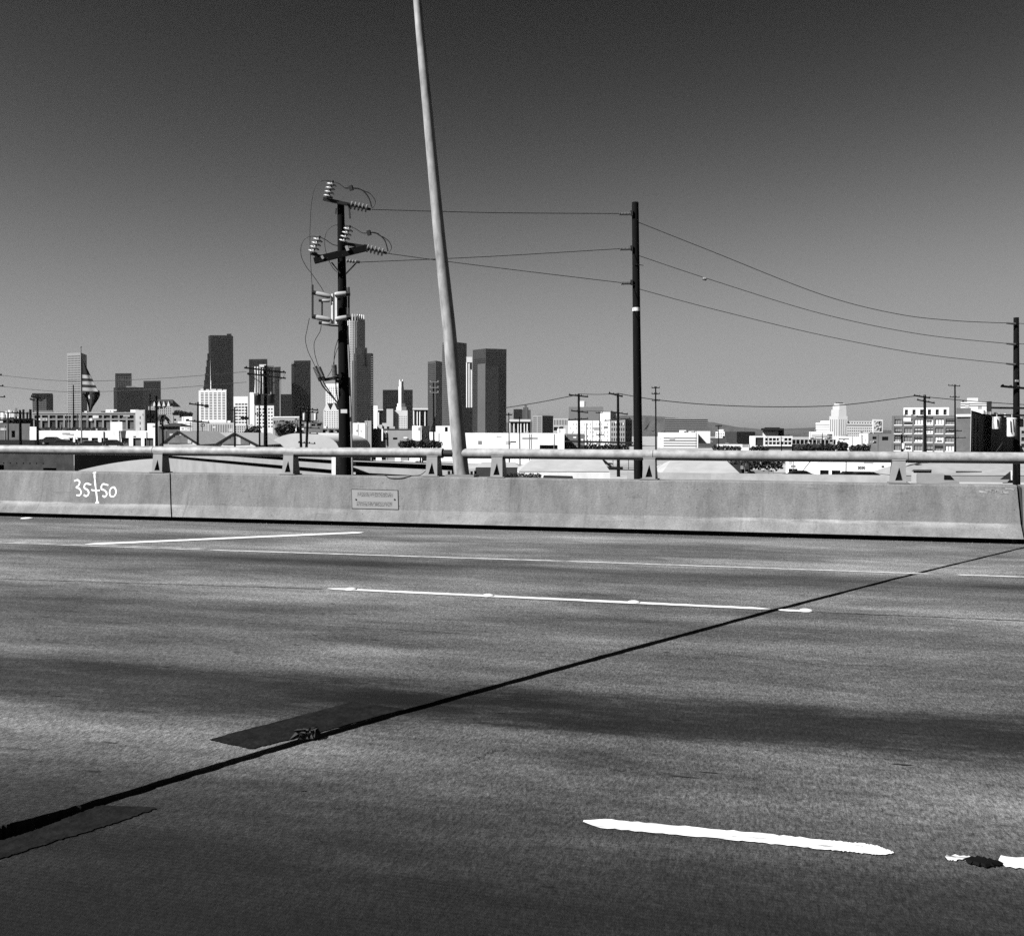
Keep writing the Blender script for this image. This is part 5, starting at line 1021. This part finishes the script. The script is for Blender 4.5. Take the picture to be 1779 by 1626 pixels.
for w, pts in ((1.1, [(537.5, 553), (533, 575), (530.5, 590), (535, 610), (543, 627), (548, 638)]), (1.1, [(558, 565), (556, 576), (548, 590), (545.5, 600), (547, 615), (551, 630), (554, 638)]), (1.2, [(588, 588), (582.5, 605), (580.5, 622), (580.5, 636)]), (1, [(589, 600), (583, 615), (577, 640), (569, 655)])): wirepart(pts, w)
def pothead(x0, y0, x1, y1, w):
    a, b2 = q(x0, y0, -.35), q(x1, y1, -.35); P, R_ = [], []
    for k in range(9):
        for u, f in ((0, .42), (.5, .5)): P.append(a+(b2-a)*((k+u)/9)); R_.append(w*f*S_)
    o = MB().tube(P, R_, 12).build('cable_terminator', mat(.13, .5, .2, 5), r_); MB().tube([b2, b2+(b2-a).normalized()*6*S_], w*.42*S_, 10).build('terminator_base', STEEL(), o)
pothead(547, 637, 555, 656, 9); pothead(553.5, 638, 561, 655, 8); pothead(580.5, 634, 581.5, 654, 9.5)
pbar(563, 660, 590, 655.5, 5, 'bracket'); pbar(586, 653, 593, 653, 6, 'bracket', GALV()); pbar(584, 662, 594, 663, 5, 'bracket')
for w, pts in ((2.6, [(556, 660), (561, 671), (574, 686), (586, 700), (591, 718)]), (2.2, [(560, 660), (566, 671), (577, 687), (588, 702)]), (2, [(583, 660), (585, 685), (589, 704), (592, 712)])): wirepart(pts, w, 'cable')
MB().tube([q(604, 566, -.1), q(607.5, 650, -.1), q(611.5, 785, -.1), q(612.5, 830, -.1)], 1.7*S_, 8).build('conduit', GALV(), r_)
pbar(592, 714.5, 603, 714.5, 6.5, 'number_tag', WHITE(), -.26, .02)

# ---- plain dark pole with three line posts (45 m away)
r_ = pole_thing('power_pole', 1103.5, 352, 1108.5, 780, 45, 11.8, 15.4, 'plain tall dark power pole with three side insulators and a white band')
S_ = 45/F
for y, x in ((372, 1076), (433, 1077.5), (492.5, 1079.5)):
    a, b2 = at(1099, y-.5, 44.9), at(x, y, 44.9); P, R_ = [], []
    for k in range(9):
        for u, f in ((0, 2.0), (.5, 3.2)): P.append(a+(b2-a)*((k+u)/9)); R_.append(f*S_)
    P.append(b2); R_.append(3*S_)
    o = MB().tube(P, R_, 10).build('line_post_insulator', mat(.16, .4, .2, 4), r_); MB().bar(at(1097.5, y-6, 44.85), at(1097.5, y+3, 44.85), .1, .1).build('mount', STEEL(), o)
b = MB(); c0, c1 = at(1105.6, 541, 45), at(1105.6, 535, 45); b.tube([c0, c1], 6.9*S_, 14); b.build('white_band', WHITE(), r_)
pxbar(r_, 'strap', 1100, 458, 1118, 461.5, 44.8, 1, STEEL())
# ---- right pole (62 m away)
r_ = pole_thing('power_pole', 1765.5, 552, 1766, 800, 62, 9, 12, 'dark power pole at the right edge with white cans and a crossarm')
for y in (562, 597.5, 632.5):
    o = MB().tube([at(1764, y+1, 61.8), at(1748, y-.5, 61.8)], [.07, .05], 8).build('line_post_insulator', mat(.14, .4, .2, 4), r_)
arm(r_, 1739, 671, 1800, 676.5, 62, 3.6, 5); pxbar(r_, 'tag', 1764, 661.5, 1769, 662, 61.7, 3.4, GALV())
for y in (708.5, 721): pxbar(r_, 'equipment_beam', 1722, y, 1800, y+1, 61.6, 3.4, STEEL())
for x, y0, y1, w in ((1731.5, 724.5, 745.5, 14), (1757.5, 726, 758.5, 16), (1787, 728, 750, 15)): can(r_, x, y0, y1, w, 61.6, WHITE())
for x, ya, yb in ((1755, 730, 752), (1760, 728, 750), (1732, 727, 742)): pxbar(r_, 'lead_wire', x, ya, x+1.5, yb, 60.8, 1, WIRE())
MB().tube([at(1727, 790, 61.5), at(1748, 760, 61.5)], .02, 5).build('guy_wire', WIRE(), r_)

# ------------------------------------------------------------------ wires
def line(name, pts, w, label, group='overhead power lines'):
    P = curve([at(x, y, D) for x, y, D in pts], 8); o = MB().tube(P, [w*(p-EYE).dot(fw)/F/2 for p in P], 5).build('power_line', WIRE(), loc=P[0]); return tag(o, label, 'wire', group)
line('w', [(646, 364.5, 33), (860, 370, 39), (1076, 371.5, 45)], 1.3, 'highest wire from the tall power pole to the plain dark pole')
line('w', [(624, 456, 33), (850, 446, 39), (1077.5, 432.5, 45)], 1.2, 'wire rising from under the crossarm to the plain pole middle insulator')
line('w', [(672, 440.5, 33), (760, 452.5, 35.5), (900, 470, 39.5), (1079.5, 491.5, 45)], 1.2, 'wire falling from the right insulator string to the plain pole lowest insulator')
line('w', [(1110, 387, 45), (1235, 436.5, 48.5), (1430, 513, 53.5), (1560, 546, 57), (1660, 557.5, 59.5), (1749, 561.5, 62)], 1.2, 'highest wire sagging from the plain dark pole to the right pole')
line('w', [(1111, 445, 45), (1240, 488, 48.5), (1430, 546, 53.5), (1600, 581, 58), (1749, 597, 62)], 1.1, 'middle wire sagging from the plain dark pole to the right pole')
line('w', [(1112, 503, 45), (1240, 537.5, 48.5), (1430, 583, 53.5), (1600, 615, 58), (1749, 632, 62)], 1.1, 'lowest wire sagging from the plain dark pole to the right pole')
for y, n_ in ((562, 'top'), (597.5, 'middle'), (632, 'lowest')): line('w', [(1768, y, 62), (1900, y+6, 68)], 1.0, '%s wire leaving the right pole toward the right edge' % n_)
line('w', [(879, 708.5, 200), (940, 698.5, 193), (1003, 686, 186)], 1.5, 'thin wire climbing to the left platform pole')
line('w', [(1005, 684.5, 186), (1040, 685.3, 183), (1074, 684, 180)], 1.2, 'short wire between the two platform poles')
line('w', [(1076, 684, 180), (1139, 694.5, 178), (1230, 703, 178), (1340, 706.8, 178), (1460, 704, 178), (1590, 688, 178)], 1.5, 'long low wire passing across the hospital tower to the brick warehouse pole')
line('w', [(1612, 690, 178), (1700, 698, 181), (1830, 706, 185)], 1.3, 'wire running right from the tilted armed pole')
line('w', [(1005, 713, 186), (1040, 714.5, 183), (1074, 716, 180)], .9, 'lower short wire between the two platform poles')
for k, (y0, y1) in enumerate(((652, 650), (671, 668))): line('w', [(0, y0, 120), (120, y0+10, 118), (270, y1+8, 116), (428, y1-4, 105)], .8, ('upper' if k == 0 else 'lower')+' faint wire from the left edge to the crowded transformer pole')
tag(MB().tube([at(1220, 486, 48), at(1222, 484.5, 48), at(1225.5, 485, 48), at(1227, 487.5, 48)], [.03, .075, .075, .03], 8).build('wire_marker', mat(.45, .6, .1, 3), loc=at(1223, 486, 48)), 'small pale marker clamped on the middle sagging wire', 'wire marker')

# ------------------------------------------------------------------ flag on its pole
FD = 225
r_ = pole_thing('flagpole', 140.3, 603, 142, 775, FD, 1.8, 2.6, 'tall slim flagpole flying a drooping striped flag at left', 'flagpole', m=GALV())
MB().tube([at(140.3, 603.5, FD), at(140.3, 602, FD)], [.22, .2], 8).build('finial', GALV(), r_)
fl = thing('flag', at(141, 640, FD), 'drooping flag with stars and stripes hanging from the tall flagpole', 'flag')
WHF, RDF, BLF = mat(.59, .8, .08, .5), mat(.035, .8, .15, .5), mat(.018, .8, .15, .5)
b = MB(); rows = [619]+[620+k*1.0 for k in range(1, 60)]; rows = [619+k for k in range(62)]
def edge(y):   # right edge of the hanging cloth
    return 141.8+(y-619)*.485
idx = {}
for i, y in enumerate(rows):
    for j in range(13):
        u = j/12; x = 141.6+(edge(y)-141.6)*u; d = FD+.18*math.sin(u*7+y*.05)*u
        yy = y+1.2*u
        b.v.append(at(x, yy, d)); idx[i, j] = len(b.v)-1
for i in range(61):
    y = rows[i]; band = int((y-651)//5.4) if y >= 651 else -1
    mi = 2 if y < 651 else (0 if band % 2 == 0 else 1)
    for j in range(12): b.f.append((idx[i, j], idx[i+1, j], idx[i+1, j+1], idx[i, j+1])); b.m.append(mi)
b.keep = True; o = b.build('cloth', [WHF, RDF, BLF], fl, smooth=True); sm = o.modifiers.new('s', 'SOLIDIFY'); sm.thickness = .03
# folded lower tail
b = MB(); T = [((142, 681), (172.5, 678)), ((146, 686), (174, 686)), ((149, 693), (171.5, 692)), ((152, 700), (167, 699)), ((154, 708), (161.5, 707)), ((155, 716), (158, 715.5))]
for i in range(len(T)):
    for j in range(10):
        u = j/9; (xa, ya), (xb, yb) = T[i]; b.v.append(at(xa+(xb-xa)*u, ya+(yb-ya)*u, FD+.25+.35*math.sin(u*9)))
for i in range(len(T)-1):
    for j in range(9): b.f.append((i*10+j, (i+1)*10+j, (i+1)*10+j+1, i*10+j+1)); b.m.append(0 if (j == 5 and 0 < i < 4) or (j == 2 and i == 1) else (1 if j % 2 else 2))
b.keep = True; o = b.build('folded_tail', [WHF, RDF, BLF], fl, smooth=True); sm = o.modifiers.new('s', 'SOLIDIFY'); sm.thickness = .03

# ------------------------------------------------------------------ vegetation
LEAF = [mat(.035, .8, .5, 2, key='leaf'), mat(.06, .8, .5, 2, key='leaf'), mat(.09, .8, .4, 2, key='leaf')]
def foliage(mb, c, rx, ry, rz, n, sz):
    for _ in range(n):
        while True:
            v = Vector((random.uniform(-1, 1), random.uniform(-1, 1), random.uniform(-1, 1)))
            if .2 < v.length < 1 and (v.length > .55 or random.random() < .4): break
        v = v*(1+.18*math.sin(v.x*7+v.z*5)); p = c+Vector((v.x*rx, v.y*ry, v.z*rz)); a = Vector((random.gauss(0, 1), random.gauss(0, 1), random.gauss(0, 1))).normalized(); t = a.orthogonal().normalized(); s2 = a.cross(t); k = sz*random.uniform(.6, 1.5)
        mb.mi = random.choice((0, 0, 1, 1, 2)); mb.quad(p-t*k, p+s2*k*.55, p+t*k, p-s2*k*.55)
    mb.mi = 0
def bush(x0, x1, y0, y1, D, label, cat='bush', n=420, trunk=True, nm='bush', grp=None):
    s = D/F; c = at((x0+x1)/2, (y0+y1)/2, D); rx, rz = (x1-x0)/2*s, (y1-y0)/2*s
    r = thing(nm, (c.x, c.y, G), label, cat, grp); b = MB(); k = max(2, int(rx/rz*1.2)); n *= 3
    for i in range(k):
        u = (i+.5)/k*2-1; q_ = c+rt*(u*rx*.85); h = rz*random.uniform(.75, 1.1); foliage(b, q_+Vector((0, 0, (h-rz))), max(rx/k*1.3, rz*.5), rz*.8, h, n//k, rz*.24)
    b.keep = True; b.build('crown', LEAF, r)
    if trunk:
        t = MB()
        for i in range(max(1, k//2)):
            p = c+rt*((i+.5)/max(1, k//2)*2-1)*rx*.7; lo = Vector((p.x, p.y, G)); t.tube([lo, lo*.5+p*.5+Vector((.1, 0, 0)), p], [.22, .16, .06], 6)
        t.build('trunk', BLACKW(), r)
    return r
VG = 'dark trees and bushes among the lots'
bush(1475, 1512, 772, 786, 300, 'dark rounded clump of trees left of the grey brick block', 'tree', nm='tree', grp=VG)
bush(1455, 1470, 766, 790, 290, 'small dark tree between white pillar and clinic', 'tree', 260, nm='tree', grp=VG)
bush(1235, 1290, 773, 784, 320, 'long dark hedge of trees under the plain dark warehouse', 'tree', nm='tree', grp=VG)
bush(1303, 1336, 774, 786, 330, 'dark shrub row at the foot of the glass fronted block', 'tree', nm='tree', grp=VG)
bush(1380, 1455, 768, 786, 440, 'dark tree band in front of the pale columned building', 'tree', nm='tree', grp=VG)
bush(688, 772, 764, 779, 240, 'long dark hedge left of the light pole above the rail', 'hedge', 700, nm='hedge', grp=VG)
bush(872, 945, 822, 831, 62, 'speckled grey hedge just above the barrier right of the light pole', 'hedge', 600, False, nm='hedge', grp=VG)
bush(480, 512, 735, 757, 330, 'leafy tree between the transformer pole and the twin poles', 'tree', nm='tree', grp=VG)
bush(300, 335, 714, 726, 700, 'distant dark trees on the slope right of the ornate roofed hotel', 'tree', nm='tree', grp=VG)
bush(425, 450, 742, 768, 210, 'small leafy tree at the foot of the transformer pole', 'tree', nm='tree', grp=VG)
bush(1000, 1098, 770, 784, 225, 'low grey shrubs and clutter along the black loading canopy', 'hedge', 600, False, nm='hedge', grp=VG)
bush(1245, 1366, 796, 816, 200, 'ragged mid grey bushes between the pale roof and the garage row', 'bush', 700, False, grp=VG)
bush(60, 190, 742, 749, 246, 'low dark shrubs along the top of the white warehouse roofline', 'hedge', 500, False, nm='hedge', grp=VG)
# fan palm
c = at(282, 722, 150); r_ = thing('palm_tree', (c.x, c.y, G), 'small palm with drooping dark fronds right of the thick dark pole', 'palm tree')
MB().tube([Vector((c.x, c.y, G)), Vector((c.x+.1, c.y, G/2+c.z/2)), c], [.22, .17, .14], 8).build('trunk', BLACKW(), r_)
for k in range(18):
    a = 2*math.pi*k/18+random.uniform(-.1, .1); e = random.uniform(-.2, .9); d = Vector((math.cos(a), math.sin(a), 0)); b = MB(); P = [c+d*(t*1.25)+Vector((0, 0, e*t-1.25*t*t)) for t in (0, .25, .5, .75, 1)]; sd = Vector((-d.y, d.x, 0))
    for i in range(4):
        w0, w1 = (.05, .2, .26, .2, .04)[i], (.05, .2, .26, .2, .04)[i+1]; b.quad(P[i]-sd*w0, P[i]+sd*w0, P[i+1]+sd*w1, P[i+1]-sd*w1)
    b.keep = True; b.build('frond', LEAF[0], r_)

# ------------------------------------------------------------------ vehicles on the lots
def vehicle(xc, yr, D, L, Hh, v, label, kind='car', rz=None, name='parked_car', gz=G):
    c = at(xc, yr, D); r = thing(name, (c.x, c.y, gz), label, kind, 'vehicles parked beyond the bridge'); rz = YAW if rz is None else rz; ca, sa = math.cos(rz), math.sin(rz)
    def T(x, y, z): return Vector((c.x+x*ca-y*sa, c.y+x*sa+y*ca, gz+z))
    Wd = 1.8 if kind == 'car' else 2.1
    if kind == 'car': prof = [(-.5, .3), (-.5, .62), (-.46, .70), (-.33, .74), (-.22, 1.0), (.10, 1.0), (.25, .74), (.44, .66), (.5, .5), (.5, .3)]
    else: prof = [(-.5, .2), (-.5, .95), (-.47, 1.0), (.12, 1.0), (.17, .93), (.30, .92), (.40, .55), (.49, .47), (.5, .2)]
    pm = mat(v, .35, .05, 1, spec=.5)
    pts = [(x*L, z*Hh) for x, z in prof]; b = MB()
    tuck = lambda z: Wd/2*(1-.14*max(0, (z/Hh-.66))/.34)
    b.hexa([T(x, -tuck(z), z) for x, z in pts], [T(x, tuck(z), z) for x, z in pts]); b.build('body', pm, r)
    gl = mat(.012, .1, .1, 1, spec=.6)
    wz = [(-.30, .75), (-.205, .955), (.085, .955), (.215, .75)] if kind == 'car' else [(.13, .62), (.14, .90), (.29, .88), (.375, .60)]
    for s in (-1, 1):
        b = MB(); Q = [T(x*L, s*(tuck(z*Hh)+.012), z*Hh) for x, z in wz]; b.add(Q, [(0, 1, 2, 3)]); b.build('side_window', gl, r)
    f0, f1 = ((.235, .76), (.115, .975)) if kind == 'car' else ((.393, .585), (.305, .90))
    b = MB(); b.add([T(f0[0]*L+.02, -.75, f0[1]*Hh), T(f0[0]*L+.02, .75, f0[1]*Hh), T(f1[0]*L+.02, .66, f1[1]*Hh), T(f1[0]*L+.02, -.66, f1[1]*Hh)], [(0, 1, 2, 3)]); b.build('windscreen', gl, r)
    for x in (-.31*L, .32*L):
        for s in (-1, 1): o = MB().tube([T(x, s*(Wd/2-.18), .33), T(x, s*(Wd/2+.02), .33)], .33, 14).build('wheel', mat(.02, .8, .1, 2), r); MB().tube([T(x, s*(Wd/2+.0), .33), T(x, s*(Wd/2+.03), .33)], .19, 10).build('rim', GALV(), o)
    for s in (-1, 1): MB().box(T(.495*L, s*Wd*.33, .52*Hh if kind == 'car' else .42*Hh), .08, .3, .14, rz).build('headlight', WHITE(), r)
    return r
vehicle(1625, 822, 150, 6.2, 2.3, .5, 'pale van parked in front of the wide roof with two skylights', 'van', name='parked_van', gz=at(1625, 822, 150).z-2.3)
vehicle(1392, 817.5, 140, 5.0, 1.5, .012, 'black car parked before the left garage door behind the white street wall', gz=at(1392, 817.5, 140).z-1.5)
vehicle(1507, 819.5, 138, 6.0, 1.6, .012, 'long black car parked below the painted number behind the white street wall', gz=at(1507, 819.5, 138).z-1.6)
vehicle(1478, 819.0, 146, 4.2, 1.5, .02, 'small dark car nose to tail with the long black car', gz=at(1478, 819.0, 146).z-1.5)
vehicle(1214, 800, 190, 4.6, 1.5, .015, 'dark car under the rail on the pale lot right of the plain dark pole', gz=at(1214, 798, 190).z-1.4)
vehicle(92, 759, 196, 4.6, 1.5, .012, 'black car in front of the white warehouse left end', gz=at(92, 759, 196).z-1.5)
vehicle(112, 763, 180, 4.6, 1.5, .01, 'second black car overlapping the first at the white warehouse left end', gz=at(112, 764, 180).z-1.5)
vehicle(196, 764, 190, 4.6, 1.5, .012, 'black car before the middle garage doors of the white warehouse', gz=at(196, 764, 190).z-1.5)
vehicle(160, 765.5, 185, 4.4, 1.5, .03, 'dark grey car right of the flagpole before the garage doors', gz=at(160, 765.5, 185).z-1.5)
vehicle(716, 801, 60, 2.2, .9, .8, 'small white vehicle roof glimpsed below the rail left of the light pole', gz=at(716, 801, 60).z-.9)

# dangling cable over the barrier top
tag(MB().tube(curve([Vector((onPlane(x, 830, UP, UN).x, BY+yo, z)) for x, yo, z in ((652, .30, .684), (668, .262, .683), (676, .238, .655), (690, .235, .648), (703, .24, .66), (715, .27, .684), (728, .33, .70), (741, .36, .80))], 6), .006, 6).build('loose_cable', WIRE(), loc=(onPlane(690, 830, UP, UN).x, BY+.3, .674)), 'thin black cable drooping over the barrier top near the plaque', 'cable')
# gravel and grit along the foot of the barrier
b = MB()
for k in range(900):
    x = random.uniform(-12.5, 3.2); y = BY-abs(random.gauss(0, .10))-.01; s = random.uniform(.003, .011); c = Vector((x, y, .001)); h = random.uniform(.4, 1)
    L_ = [c+Vector((math.cos(a+h)*s*random.uniform(.6, 1.2), math.sin(a+h)*s*random.uniform(.6, 1.2), 0)) for a in (0, 1.6, 3.1, 4.7)]; b.hexa(L_, [c+(p-c)*.55+Vector((0, 0, s*h)) for p in L_])
tag(b.build('grit', mat(.25, .9, .6, 40)), 'loose grit lying along the barrier foot', 'grit', kind='stuff')

# ------------------------------------------------------------------ haze in the air over the city
hz = MB(); hz.hexa([(-14100, -3100, G-1), (14100, -3100, G-1), (14100, 14100, G-1), (-14100, 14100, G-1)], [(-14100, -3100, 420), (14100, -3100, 420), (14100, 14100, 420), (-14100, 14100, 420)])
hm = bpy.data.materials.new('haze'); hm.use_nodes = True; hn = hm.node_tree; hn.nodes.remove(hn.nodes['Principled BSDF'])
pv = hn.nodes.new('ShaderNodeVolumePrincipled'); pv.inputs['Color'].default_value = (.8, .8, .8, 1); pv.inputs['Density'].default_value = 1.2e-5; pv.inputs['Anisotropy'].default_value = .2
hn.links.new(pv.outputs[0], hn.nodes['Material Output'].inputs['Volume'])
tag(hz.build('haze', hm), kind='stuff')
